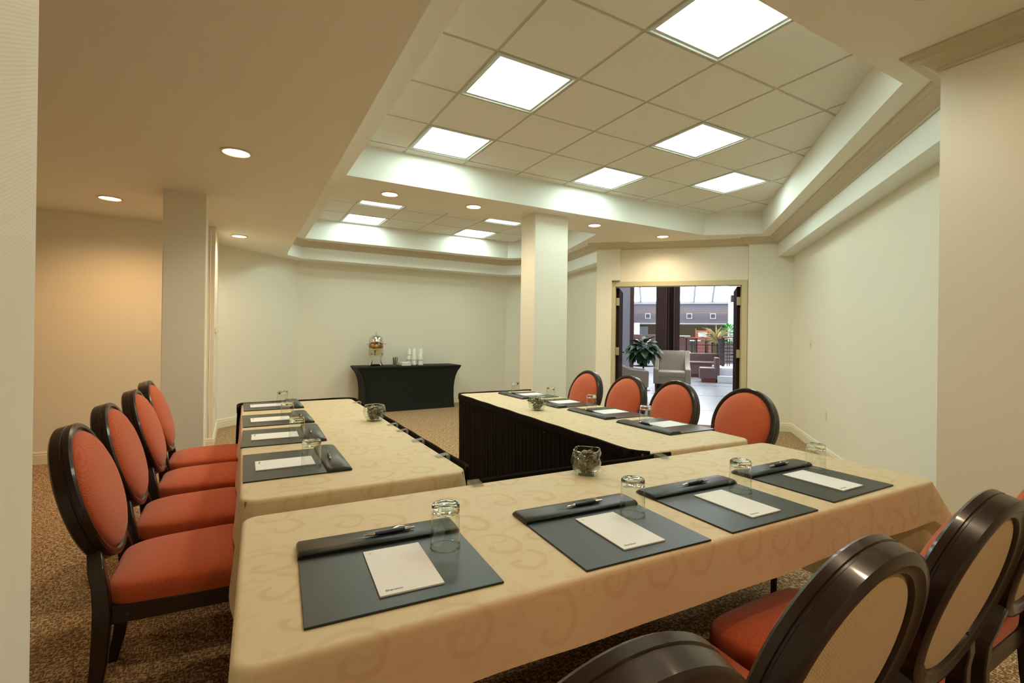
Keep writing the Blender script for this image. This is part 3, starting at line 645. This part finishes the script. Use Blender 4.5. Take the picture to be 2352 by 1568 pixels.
# candy bowls
def sq(h, ex, z, n=48):
    r = []
    for k in range(n):
        a = 2*pi*k/n+pi/4*0; c, s_ = math.cos(a), math.sin(a)
        r.append((h*math.copysign(abs(c)**(2/ex), c), h*math.copysign(abs(s_)**(2/ex), s_), z))
    return r
def make_bowl(label):
    t = thing('candy_bowl', label, 'bowl', group='square glass candy bowls')
    bb_ = MB().loft([sq(.040, 4, .006), sq(.051, 4, .022), sq(.0585, 4, .045), sq(.0600, 4, .062), sq(.056, 4, .085), sq(.050, 4.5, .100)], True, (False, False)).build('bowl_body', 'bowlglass', t, 60)
    MB().loft([sq(.034, 4, 0), sq(.040, 4, .002), sq(.041, 4, .006), sq(.036, 4, .009)], True, (True, True)).build('thick_base', 'bowlglass', t, 40)
    MB().loft([sq(.0500, 4.5, .0985), sq(.0515, 4.5, .100), sq(.0500, 4.5, .1015), sq(.0475, 4.5, .1005), sq(.0500, 4.5, .0985)], True, (False, False)).build('rim', 'sglass', bb_, 60)
    return t
def make_candy(label):
    t = thing('wrapped_candy', label, 'candy', group=label)
    MB().lathe([(0, -.008), (.010, -.0075), (.0130, -.0035), (.0132, .002), (.010, .0075), (0, .008)], 14, cap=(False, False)).build('sweet', 'candy', t)
    for sx in (-1, 1):
        MB().loft([[(sx*xx, yy*math.cos(a)*f_, yy*.45*math.sin(a*2)) for a in [2*pi*i/10 for i in range(10)]] for xx, yy, f_ in ((.011, .005, 1), (.015, .004, 1), (.022, .011, 1.1))], True, (False, False)).build('wrapper_twist', 'wrap', t, 70)
    return t
b0 = c0 = None
for (x, y, rz), w in zip(((1.224, 1.587, .75), (.759, 3.185, .30), (1.930, 3.105, .5)), ('front', 'left', 'right')):
    lb = 'square glass candy bowl on the %s table' % w
    if b0 is None: b0 = make_bowl(lb); b0.location = (x, y, TZ); b0.rotation_euler = (0, 0, rz)
    else: dup(b0, (x, y, TZ), rz, lb)
    rnd = random.Random(int(x*100)); k = 0
    for lev, (z, cnt, rad) in enumerate(((.022, 4, .022), (.040, 5, .032), (.058, 6, .036), (.075, 5, .034), (.085, 2, .012))):
        for q in range(cnt):
            a = 2*pi*q/cnt+lev*.7; lb = 'brown mint in clear wrapper inside the %s table glass bowl' % w
            p = (x+rad*math.cos(a)*rnd.uniform(.8, 1.02), y+rad*math.sin(a)*rnd.uniform(.8, 1.02), TZ+z)
            if c0 is None: c = c0 = make_candy(lb); c.location = p
            else: c = dup(c0, p, 0, lb)
            c['group'] = 'mints in the %s bowl' % w; c.rotation_euler = (rnd.uniform(-.9, .9), rnd.uniform(-.9, .9), rnd.uniform(0, 6))

# ------------------------------------------------------------------ buffet table
BX, BY, BR = 2.555, 8.40, .03
bt = thing('buffet_table', 'long buffet table in a fitted black stretch cover against the far wall', 'table', (BX, BY, 0), BR)
def rr(hx, hy, z, rad=.03, n=6):
    out = []
    for cx, cyy, a0 in ((hx-rad, -hy+rad, -pi/2), (hx-rad, hy-rad, 0), (-hx+rad, hy-rad, pi/2), (-hx+rad, -hy+rad, pi)):
        for k in range(n+1): a = a0+pi/2*k/n; out.append((cx+rad*math.cos(a), cyy+rad*math.sin(a), z))
    return out
MB().loft([rr(.785, .262, 0), rr(.780, .255, .05), rr(.772, .25, .2), rr(.772, .25, .36), rr(.785, .25, .46), rr(.806, .251, .55), rr(.838, .254, .63), rr(.868, .257, .672), rr(.886, .26, .69), rr(.888, .262, .708), rr(.900, .268, .716), rr(.906, .27, .732), rr(.900, .268, .742), rr(.885, .258, .745)], True, (True, True)).build('stretch_cover', 'spandex', bt, 35)
for sx in (-1, 1):
    for sy in (-1, 1): MB().lathe([(.03, 0), (.03, .03), (.02, .05)], 12, c=(sx*.745, sy*.22, .0)).build('foot_cup', 'blackp', bt)
BZ = .7475
def bp(dx, dy=0): return (BX+math.cos(BR)*dx-math.sin(BR)*dy, BY+math.sin(BR)*dx+math.cos(BR)*dy, BZ)
dd = thing('drink_dispenser', 'glass drink dispenser with chrome dome lid and fruit water on the buffet', 'dispenser', bp(-.545, .0), -.35)
tk = MB().lathe([(.115, .175), (.118, .18), (.118, .40), (.115, .405)], 36, cap=(True, False)).build('tank', thin_glass('tank_glass', (.93, .95, .90), 1.2), dd)
MB().lathe([(.110, .178), (.113, .185), (.113, .378), (.10, .380)], 36, cap=(True, True)).build('drink', 'water', tk)
dl = MB().lathe([(.122, .398), (.124, .402), (.122, .412), (.120, .418), (.118, .440), (.110, .462), (.092, .486), (.062, .505), (.025, .515), (.0, .517)], 36, cap=(False, False)).build('dome_lid', 'chrome', dd)
MB().lathe([(.006, .515), (.006, .532), (.018, .538), (.020, .545), (.014, .552), (0, .554)], 16, cap=(False, False)).build('lid_knob', 'chrome', dl)
for sx in (-1, 1): MB().lathe([(.006, .118), (.006, .142), (.013, .146), (.014, .154), (.009, .160), (0, .161)], 12, cap=(False, False)).build('side_handle', 'chrome', dd, loc=(0, 0, .372), rot=(0, sx*pi/2, 0))
MB().lathe([(.100, .165), (.119, .166), (.121, .172), (.119, .180), (.100, .180)], 36, cap=(False, False)).build('stand_ring', 'chrome', dd)
for k in range(4):
    a = pi/4+k*pi/2; c, s_ = math.cos(a), math.sin(a)
    MB().tube([(c*.115, s_*.115, .205), (c*.120, s_*.120, .19), (c*.118, s_*.118, .16), (c*.100, s_*.100, .10), (c*.104, s_*.104, .05), (c*.124, s_*.124, .015), (c*.142, s_*.142, .006)], [.012, .010, .007, .007, .008, .008, .010], 10).build('stand_leg', 'chrome', dd)
MB().lathe([(.0, .004), (.085, .004), (.095, .018), (.088, .022), (.08, .012), (0, .010)], 30, cap=(False, False)).build('drip_tray', 'blackp', dd)
m = MB(); m.tube([(0, -.112, .195), (0, -.165, .195)], .011, 10); m.tube([(0, -.150, .205), (0, -.150, .168)], .010, 10); sg = m.build('spigot', 'chrome', dd)
m = MB(); m.tube([(0, -.150, .205), (0, -.150, .250)], .007, 8); m.box((0, -.150, .254), (.032, .014, .010)); m.build('spigot_lever', 'blackp', sg)
for px_, py_, pz_, mm, ex in ((-.045, -.085, .345, 'fr_o', 1), (.012, -.092, .335, 'fr_y', 1), (.062, -.078, .350, 'fr_w', .5), (-.085, -.05, .33, 'fr_r', 1), (.09, -.03, .325, 'fr_r', 1), (-.01, -.09, .365, 'fr_r', .8), (.035, -.085, .318, 'fr_r', .8), (-.06, -.07, .315, 'fr_r', .7), (.0, .05, .35, 'fr_o', 1.4), (-.07, .03, .34, 'fr_r', 1.4), (.06, .03, .34, 'fr_r', 1.4), (-.03, -.03, .33, 'fr_r', 1.3), (.035, -.04, .345, 'fr_r', 1.2)):
    MB().lathe([(.0, -.036), (.024, -.028), (.036, 0), (.024, .028), (0, .036)], 12, cap=(False, False)).build('fruit_piece', mm, tk, 60, loc=(px_*.9, py_*.9, pz_), rot=(px_*8, py_*9, 0)).scale = (ex, ex, ex)
jar = thing('stirrer_jar', 'small glass jar of dark stir sticks beside the drink dispenser', 'jar', bp(-.235, -.03))
MB().lathe([(.046, .0), (.050, .004), (.050, .10), (.047, .11)], 24, cap=(True, False)).build('glass_body', 'bowlglass', jar)
rnd = random.Random(4)
for k in range(16):
    a = rnd.uniform(0, 6.28); q = rnd.uniform(.005, .035); a2 = a+rnd.uniform(-.4, .4)
    MB().tube([(q*math.cos(a), q*math.sin(a), .006), (min(q*1.6, .046)*math.cos(a2), min(q*1.6, .046)*math.sin(a2), rnd.uniform(.125, .15))], .0035, 6).build('stir_stick', 'stir', jar)
nz = BZ
for k, w in enumerate(('bottom', 'second', 'third', 'fourth', 'topmost')):
    o = tag(MB().box((0, 0, .0055), (.165, .165, .011)).build('napkin_stack', 'paper', None, 0, .003), 'white folded napkin bundle on the buffet, %s of its pile' % w, 'napkin', 'pile of napkins')
    p = bp(-.085, -.10); o.location = (p[0]+rnd.uniform(-.002, .002), p[1], nz); o.rotation_euler = (0, 0, .15+rnd.uniform(-.02, .02)); nz += .0112
cup0 = None
st = [(.045, .06, 3, 'leftmost tall stack'), (.105, -.03, 2, 'short stack second from left'), (.142, .085, 3, 'tall stack in the middle'), (.195, -.10, 2, 'frontmost short stack'), (.212, .005, 2, 'stack second from the right'), (.268, .075, 3, 'rightmost stack')]
for dx, dy, n, w in st:
    for k in range(n):
        lb = 'white foam cup, %s of the %s on the buffet' % (('bottom', 'second', 'top')[k] if n > 2 else ('bottom', 'top')[k], w); p = bp(dx, dy); p = (p[0], p[1], BZ+k*.088)
        if cup0 is None:
            m = MB().lathe([(.0, .104), (.028, .104), (.029, .107), (.030, .104), (.040, .012), (.0425, .010), (.0425, .004), (.040, 0), (.037, .004), (.027, .100), (.0, .100)], 24, cap=(False, False))
            cup0 = tag(m.build('foam_cup', 'foam'), lb, 'cup', 'foam cups on the buffet'); cup0.location = p
        else: c = cup0.copy(); COL.objects.link(c); c.location = p; c['label'] = lb
# wall plates
def plate(name, label, p, rz, w=.075, h=.118, kind='outlet'):
    t = thing(name, label, kind, p, rz)
    cv = MB().box((0, -.003, 0), (w, .006, h)).build('cover', 'plate', t, 0, .002)
    if kind == 'outlet':
        for dz in (-.022, .022): MB().box((0, -.007, dz), (.033, .004, .028)).build('socket', 'plate', cv, 0, .002)
    else: MB().box((0, -.010, 0), (.010, .012, .022)).build('toggle', 'plate', cv, 0, .002)
ra = math.atan2(-NV.y, -NV.x)
plate('wall_outlet', 'ivory outlet plate low on the right wall', (5.526-.0005, 2.936+.0005, .458), LROT+pi/2+pi)
plate('light_switch', 'ivory switch plate on the right wall near the doorway', (5.9845, 3.372, 1.219), LROT+pi/2+pi, kind='switch')
plate('light_switch', 'ivory switch plate beyond the left pillar', (-.22, 6.66, 1.275), pi/2, kind='switch')
plate('wall_outlet', 'ivory outlet plate low beyond the left pillar', (-.22, 6.62, .50), pi/2)

# ------------------------------------------------------------------ lobby beyond the doorway (frame: s away from the room, n to the right)
def lob(p): return L(*p)
def lthing(name, label, cat, s, n, rz=0, z=0, group=None): p = L(s, n); return thing(name, label, cat, (p[0], p[1], z), LROT+rz, group)
struct(MB().prism([L(7.72, -.84), L(7.72, 9), L(34, 9), L(34, -2.5), L(9.6, -2.5), L(9.5, -1.9), L(8.05, -1.0)], -.1, .0).build('floor_lobby', 'marble', smooth=0))
for k in range(9):      # darker inlaid bands in the stone floor
    lbox(MB(), 9.2+k*2.3, 9.35+k*2.3, -2.3, 8.9, -.01, .0012).build('inlay_band', mat('floor_band', (.19, .195, .205), .22), bpy.data.objects['floor_lobby'], 0)
struct(lbox(MB(), 9.5, 34, -2.5, -2.3, 0, 9).build('wall_lobby_left', 'lwall', smooth=0)); struct(lbox(MB(), 8.0, 34, 9, 9.1, 0, 9).build('wall_lobby_right', 'lwall', smooth=0))
struct(lbox(MB(), 7.79, 7.9, 1.7, 9, 0, 9).build('wall_lobby_near_right', 'lwall', smooth=0))
struct(lbox(MB(), 7.79, 7.9, -2.4, 1.8, 3.31, 9).build('wall_lobby_near_top', 'lwall', smooth=0))
struct(lbox(MB(), 7.8, 11.2, -2.5, 9, 3.6, 3.7).build('ceiling_lobby', 'lwhite', smooth=0))
# far side: tan back wall, low ceiling, mauve beams with vents
struct(lbox(MB(), 33.9, 34, -2.5, 9, 0, 3.0).build('wall_lobby_far', 'ltan', smooth=0))
struct(lbox(MB(), 30.0, 30.4, -2.5, 9, 2.74, 3.22).build('trim_lobby_beam', 'mauve', smooth=0))
struct(lbox(MB(), 29.9, 30.4, -2.5, 9, 3.20, 3.30).build('trim_lobby_coping', 'lwall', smooth=0))
struct(lbox(MB(), 31.0, 34, -2.5, 9, 2.10, 2.74).build('trim_lobby_fascia', 'mauve', smooth=0))
struct(lbox(MB(), 30.95, 34, -2.5, 9, 2.06, 2.10).build('ceiling_lobby_low', 'lwhite', smooth=0))
for n_, w in ((-1.12, 'left of the brown column'), (1.30, 'right of the brown column'), (2.63, 'above the pale spiky plant')):
    t = lthing('wall_vent', 'square white vent grille on the far mauve fascia, ' + w, 'vent', 30.99, n_, z=2.54, group='lobby vents')
    m = MB(); m.loft([[(x*a, -.02, y*a) for x, y in ((-1, -1), (1, -1), (1, 1), (-1, 1))] for a in (.16, .12)], True, (False, False)).build('vent_frame', 'lwhite', t, 0)
    for k in range(5): MB().box((0, -.01, -.09+k*.045), (.24, .01, .02)).build('louvre', 'mauve', t, 0)
# skylight: sloped glazing above the far beam, open to the sky
sk = struct(lbox(MB(), 30.0, 30.12, -2.5, 9, 3.30, 3.36).build('window_1', 'mullion', smooth=0))
def slope(s): return 3.36+(30.0-s)*.62
for k in range(12):
    n_ = -2.5+k; a, b = L(30.0, n_), L(20.5, n_)
    m = MB(); m.loft([[(*L(s, n_+dn), slope(s)+dz) for dn, dz in ((-.05, -.10), (.05, -.10), (.05, .05), (-.05, .05))] for s in (30.05, 20.5)], True, (True, True)); m.build('mullion', 'mullion', sk, 0)
    if k < 11: MB().add([(*L(30.0, n_+.05), slope(30.0)), (*L(30.0, n_+.95), slope(30.0)), (*L(20.5, n_+.95), slope(20.5)), (*L(20.5, n_+.05), slope(20.5))], [(0, 1, 2, 3)]).build('pane', 'skyglass', sk, 0)
for s in (28.6, 26.0, 23.2):
    MB().loft([[(*L(s+ds, n_), slope(s+ds)+dz) for ds, dz in ((-.06, -.08), (.06, -.08), (.06, .04), (-.06, .04))] for n_ in (-2.5, 9)], True, (True, True)).build('transom', 'mullion', sk, 0)
lbox(MB(), 11.2, 11.5, -2.5, 9, 3.6, 9.3).build('upper_wall', 'lwall', sk, 0)
for k in range(7): lbox(MB(), 11.4, 20.6, -9+k*3-.08, -9+k*3+.08, 9.1, 9.3).build('roof_beam', 'mullion', sk, 0)
# near grey pillar with brown strip, and the big brown column
t = lthing('lobby_pillar', 'pale grey square pillar with a brown corner strip left in the doorway view', 'pillar', 14.5, -1.0)
MB().box((-.36, .36, 3.0), (.68, .7, 6.0)).build('shaft', 'lwall', t, 0, .01); MB().box((.035, .05, 3.0), (.10, .10, 6.0)).build('corner_strip', 'lbrown', t, 0, .006); MB().box((-.36, .36, .07), (.71, .73, .14)).build('plinth', 'lwhite', t, 0, .006)
t = lthing('lobby_column', 'tall brown clad column behind the beige armchair', 'column', 12.7, 0)
MB().box((-.145, .30, 2.7), (.235, .6, 5.4)).build('shaft', 'lbrown', t, 0, .006); MB().box((.255, .30, 2.7), (.115, .55, 5.4)).build('side_shaft', 'lbrown', t, 0, .006)
MB().box((.10, .36, 2.7), (.20, .4, 5.4)).build('recess', 'lbrown2', t, 0)
for x in (-.012, .178): MB().box((x, .05, 2.7), (.030, .07, 5.4)).build('edge_strip', 'lrose', t, 0, .005)
MB().tube([(.035, .14, 0), (.035, .14, 5.4)], .028, 10).build('rail_tube', 'lrose', t)
# wall lamp column at right
t = lthing('lobby_pillar', 'white pillar with a wall lamp at the right of the doorway view', 'pillar', 18.5, 2.32)
MB().box((0, .2, 3.0), (.42, .4, 6.0)).build('shaft', 'lwhite', t, 0, .01)
lp2 = lthing('wall_sconce', 'small dark wall lamp on the white lobby pillar', 'lamp', 18.46, 2.19, z=2.64)
MB().lathe([(.035, -.12), (.045, -.11), (.045, .11), (.035, .12)], 14, cap=(True, True)).build('shade', 'iron', lp2, loc=(0, -.07, 0)); MB().box((0, -.02, 0), (.05, .06, .08)).build('bracket', 'iron', lp2, 0)
MB().lathe([(.028, -.122), (0, -.123)], 14, cap=(False, False)).build('bulb', emis('sconce_bulb', (1, .75, .45), 18), lp2, loc=(0, -.07, 0))

def armchair(label, s, n, rz, W=.84):
    t = lthing('armchair', label, 'armchair', s, n, rz, group='beige lobby armchairs')
    h = W/2
    MB().box((0, .0, .27), (W-.02, .70, .17)).build('frame', 'beige', t, 0, .02)
    MB().box((0, -.05, .415), (W-.22, .64, .13)).build('seat_cushion', 'beige', t, 0, .035)
    MB().loft([[(x, y+dy, z) for x in (-h+.12, h-.12) for dy in (0, .12)][:1] + [(h-.12, y, z), (h-.12, y+.13, z), (-h+.12, y+.13, z)] for y, z in ((.22, .40), (.26, .62), (.31, .84), (.35, .94), (.37, .955))], True, (True, True)).build('backrest', 'beige', t, 40, .02)
    for sx in (-1, 1):
        prof = [(-.38, .19), (.40, .19), (.50, .95), (.40, .955), (.30, .80), (.17, .64), (.0, .575), (-.20, .555), (-.37, .545), (-.39, .52)]
        MB().loft([[(sx*x, y, z) for y, z in prof] for x in (h-.12, h)], True, (True, True)).build('arm', 'beige', t, 30, .015)
        for y, lean in ((-.33, -.01), (.36, .06)):
            MB().loft([[(sx*(h-.06)+dx*w, y+lean*(1-q)+dy*w, .19*q) for dx, dy in ((-1, -1), (1, -1), (1, 1), (-1, 1))] for q, w in ((1, .026), (0, .017))], True, (True, True)).build('leg', 'legwood', t, 0)
    return t
armchair('beige upholstered armchair facing the doorway, in front of the brown column', 12.30, .13, 0, .84)
armchair('beige armchair turned sideways at the left of the doorway view, beside the plant', 11.32, -.80, pi/2+.15, .80)
t = lthing('side_table', 'round dark side table holding the leafy plant', 'table', 12.15, -.53)
MB().lathe([(.245, .575), (.25, .58), (.25, .595), (.245, .60)], 28).build('top', 'iron', t); MB().lathe([(.16, 0), (.16, .012), (.025, .03), (.02, .575)], 20).build('pedestal', 'iron', t)
def leaf_mesh(nm, L_, w, droop, m):
    mb = MB(); r = []
    for k in range(7):
        q = k/6; ww = w*math.sin(pi*min(1, q*.93+.04))**.8; z = -droop*q*q
        r.append([(L_*q, -ww, z+.012*ww/w), (L_*q, 0, z-.012), (L_*q, ww, z+.012*ww/w)])
    return mb.loft(r, False, (False, False)).build(nm, m, None, 60)
def leaves(t, lf, spec, seed):
    rnd = random.Random(seed); first = True
    for cnt, r0_, z0_, el, sc in spec:
        for k in range(cnt):
            a = 2*pi*k/cnt+rnd.uniform(-.25, .25)+r0_*9; o = lf if first else lf.copy()
            if not first: COL.objects.link(o)
            first = False; o.parent = t; s_ = sc*rnd.uniform(.8, 1.2)
            o.location = (r0_*math.cos(a), r0_*math.sin(a), z0_+rnd.uniform(-.03, .03)); o.rotation_euler = (rnd.uniform(-.3, .3), -el+rnd.uniform(-.2, .2), a); o.scale = (s_, s_, s_)
pl = lthing('potted_plant', 'leafy dark green plant in a dark pot on the round side table', 'plant', 12.15, -.53, z=.60)
MB().lathe([(.085, 0), (.09, .01), (.125, .24), (.13, .25), (.115, .25), (.11, .22), (0, .22)], 24, cap=(True, False)).build('pot', 'potm', pl)
leaves(pl, leaf_mesh('leaf', .27, .075, .12, 'leaf'), ((12, .14, .26, -.6, .9), (14, .16, .34, -.35, 1.0), (16, .17, .42, -.1, 1.05), (15, .15, .48, .15, 1.0), (11, .10, .52, .5, .9), (7, .05, .54, .9, .8)), 11)
for k in range(7): MB().tube([(0, 0, .2), (.05*math.cos(k), .05*math.sin(k), .36), (.10*math.cos(k), .10*math.sin(k), .5)], .007, 6).build('stem', 'leaf', pl)
# banquette, ottoman, stone ledge, railing, planter
t = lthing('banquette_sofa', 'brown leather curved banquette behind the beige armchair', 'sofa', 17.0, 1.15)
MB().box((.0, .05, .27), (1.1, .78, .38)).build('seat_base', 'taupe', t, 0, .03); MB().box((0, .06, .045), (1.0, .68, .09)).build('plinth', 'redwood', t, 0); MB().box((0, .04, .47), (1.1, .80, .06)).build('seat_cushion', 'taupe', t, 0, .025)
MB().box((.0, .42, .60), (1.1, .14, .32)).build('backrest', 'taupe', t, 0, .03); MB().box((.56, -.05, .60), (.14, 1.0, .32)).build('side_back', 'taupe', t, 0, .03)
t = lthing('ottoman_seat', 'brown leather box seat with a short back beside the stone ledge', 'seat', 15.1, 1.18)
MB().box((-.03, .05, .26), (.44, .50, .32)).build('seat_block', 'taupe', t, 0, .03); MB().box((.0, .06, .05), (.38, .40, .10)).build('plinth', 'redwood', t, 0); MB().box((.225, .06, .40), (.12, .50, .62)).build('backrest', 'taupe', t, 0, .02)
lg = struct(lbox(MB(), 14.85, 15.35, 1.40, 4.5, 0, .20).build('trim_stone_ledge', 'lwhite', smooth=0, bevel=.01))
lbox(MB(), 15.1, 24, 1.40, 5.0, .20, .36).build('upper_step', 'lwhite', lg, 0, .01); lbox(MB(), 15.04, 15.5, 1.37, 5.0, .36, .42).build('ledge_cap', 'lwhite', lg, 0, .01); lbox(MB(), 15.4, 24, 1.40, 5.0, .36, .415).build('platform', 'lwhite', lg, 0)
lbox(MB(), 18.0, 30, -2.3, 1.40, 0, .415).build('raised_floor', 'lwhite', lg, 0)
rl = lthing('railing', 'dark iron railing with a red-brown wooden top rail behind the banquette', 'railing', 16.0, 0)
m = MB(); m.box((1.13, 1.9, 1.265), (1.05, .09, .04)); m.build('top_rail', 'redwood', rl, 0, .008); MB().box((2.3, 0, 1.30), (1.3, .11, .05)).build('front_rail', 'salmon', rl, 0, .008)
MB().loft([[(1.64+dx*.04, y, 1.28+dz) for dx, dz in ((-1, -.02), (1, -.02), (1, .02), (-1, .02))] for y in (0, 1.9)], True, (True, True)).build('side_rail', 'redwood', rl, 0)
MB().box((1.66, 0, .85), (.075, .06, .87)).build('post', 'iron', rl, 0)
for x, w in ((.66, .05), (.95, .03), (1.0, .05), (1.3, .05), (1.36, .03), (1.5, .03)): MB().box((x, 1.9, .83), (w, .04, .83)).build('post', 'iron', rl, 0)
for z in (1.02, .58): MB().box((1.13, 1.9, z), (1.05, .02, .02)).build('cross_bar', 'iron', rl, 0)
for x in (1.78, 1.84, 1.98, 2.1, 2.25, 2.4): MB().box((x, 0, .83), (.022, .02, .83)).build('post', 'iron', rl, 0)
for z in (1.1, .95, .55): MB().box((2.3, 0, z), (1.3, .018, .018)).build('cross_bar', 'iron', rl, 0)
for y in (.4, .8, 1.2, 1.6): MB().box((1.64, y, .83), (.03, .03, .83)).build('post', 'iron', rl, 0)
pb = lthing('planter_box', 'grey planter box behind the front railing', 'planter', 17.6, 2.15, z=.415)
MB().box((0, .25, .36), (.85, .5, .72)).build('box_body', 'lwall', pb, 0, .015); MB().box((0, .25, .725), (.78, .43, .02)).build('soil', 'potm', pb, 0)
for k in range(6): MB().box((0, -.012, .08+k*.11), (.84, .02, .06)).build('slat', 'taupe', pb, 0)
p1 = lthing('spiky_plant', 'pale spiky plant with arching striped leaves above the railing', 'plant', 17.50, 1.60, z=1.14)
leaves(p1, leaf_mesh('leaf', .52, .022, .22, 'leaf3'), ((14, .02, .02, .5, .9), (14, .02, .04, .9, 1.05), (10, .01, .05, 1.2, 1.05), (8, .02, .0, .15, .75)), 5)
p2 = lthing('leafy_bush', 'bright green leafy bush in the planter at the right door edge', 'plant', 17.72, 2.00, z=1.12)
leaves(p2, leaf_mesh('leaf', .17, .038, .04, 'leaf2'), ((12, .10, .02, -.3, 1.1), (14, .14, .12, .1, 1.1), (14, .15, .22, .3, 1.1), (14, .13, .33, .5, 1.1), (12, .10, .43, .7, 1.0), (8, .05, .5, 1.0, 1.0)), 9)
# restaurant furniture further back
t = lthing('slat_screen', 'orange wooden slat screen beyond the railing', 'screen', 22.3, 1.50, z=.415)
for k in range(9): MB().box((0, 0, .45+k*.085), (.62, .03, .055)).build('slat', 'orangewood', t, 0)
for x in (-.29, .29): MB().box((x, .025, .62), (.03, .03, 1.24)).build('upright', 'orangewood', t, 0)
for n_, w in ((-1.35, 'left'), (-.55, 'right')):
    t = lthing('booth_seat', 'red-brown booth seat far left behind the leafy plant, %s one' % w, 'booth', 22, n_, z=.415, group='restaurant booths')
    MB().box((0, .3, .48), (.62, .10, .96)).build('backrest', 'lbrown', t, 0, .02); MB().box((0, 0, .22), (.62, .55, .44)).build('seat_base', 'lrose', t, 0, .02)
for n_, s_, w in ((-.95, 21.4, 'between the booth seats'), (.95, 20.2, 'beyond the top rail of the railing')):
    t = lthing('dining_table', 'white topped restaurant table ' + w, 'table', s_, n_, z=.415, group='restaurant tables')
    MB().box((0, 0, .735), (.62, .62, .03)).build('tabletop', 'lwhite', t, 0, .008); MB().box((0, 0, .37), (.08, .08, .70)).build('pedestal', 'iron', t, 0)
t = lthing('service_cabinet', 'low brown cabinet end right of the brown column', 'cabinet', 19.0, .62, z=.415)
MB().box((0, .2, .45), (.40, .4, .90)).build('body', 'lbrown', t, 0, .01); MB().box((0, .2, .91), (.44, .44, .03)).build('top', 'lwhite', t, 0, .006)
t = lthing('service_desk', 'dark brown service desk with a screen beyond the railing', 'desk', 21.3, 1.45, z=.415)
MB().box((0, .2, .42), (.60, .5, .84)).build('body', 'redwood', t, 0, .01)
for k in range(5): MB().box((0, -.06, .12+k*.15), (.58, .015, .09)).build('slat', 'lbrown', t, 0)
t = lthing('desk_monitor', 'grey tilted screen on the service desk', 'monitor', 21.35, 1.42, z=1.255)
MB().box((0, 0, .14), (.34, .02, .20), Matrix.Rotation(-.5, 3, 'X')).build('screen', 'mullion', t, 0, .004); MB().box((0, .05, .03), (.10, .10, .06)).build('stand', 'iron', t, 0)
struct(lbox(MB(), 33.7, 33.9, -2.0, -1.2, .415, 1.95).build('door_4', 'lwhite', smooth=0))
t = lthing('lobby_pillar', 'white round-edged pillar at the far left under the mauve beam', 'pillar', 30.2, -1.75, z=0); MB().box((0, .15, 1.05), (.36, .3, 2.1)).build('shaft', 'lwhite', t, 0, .03)
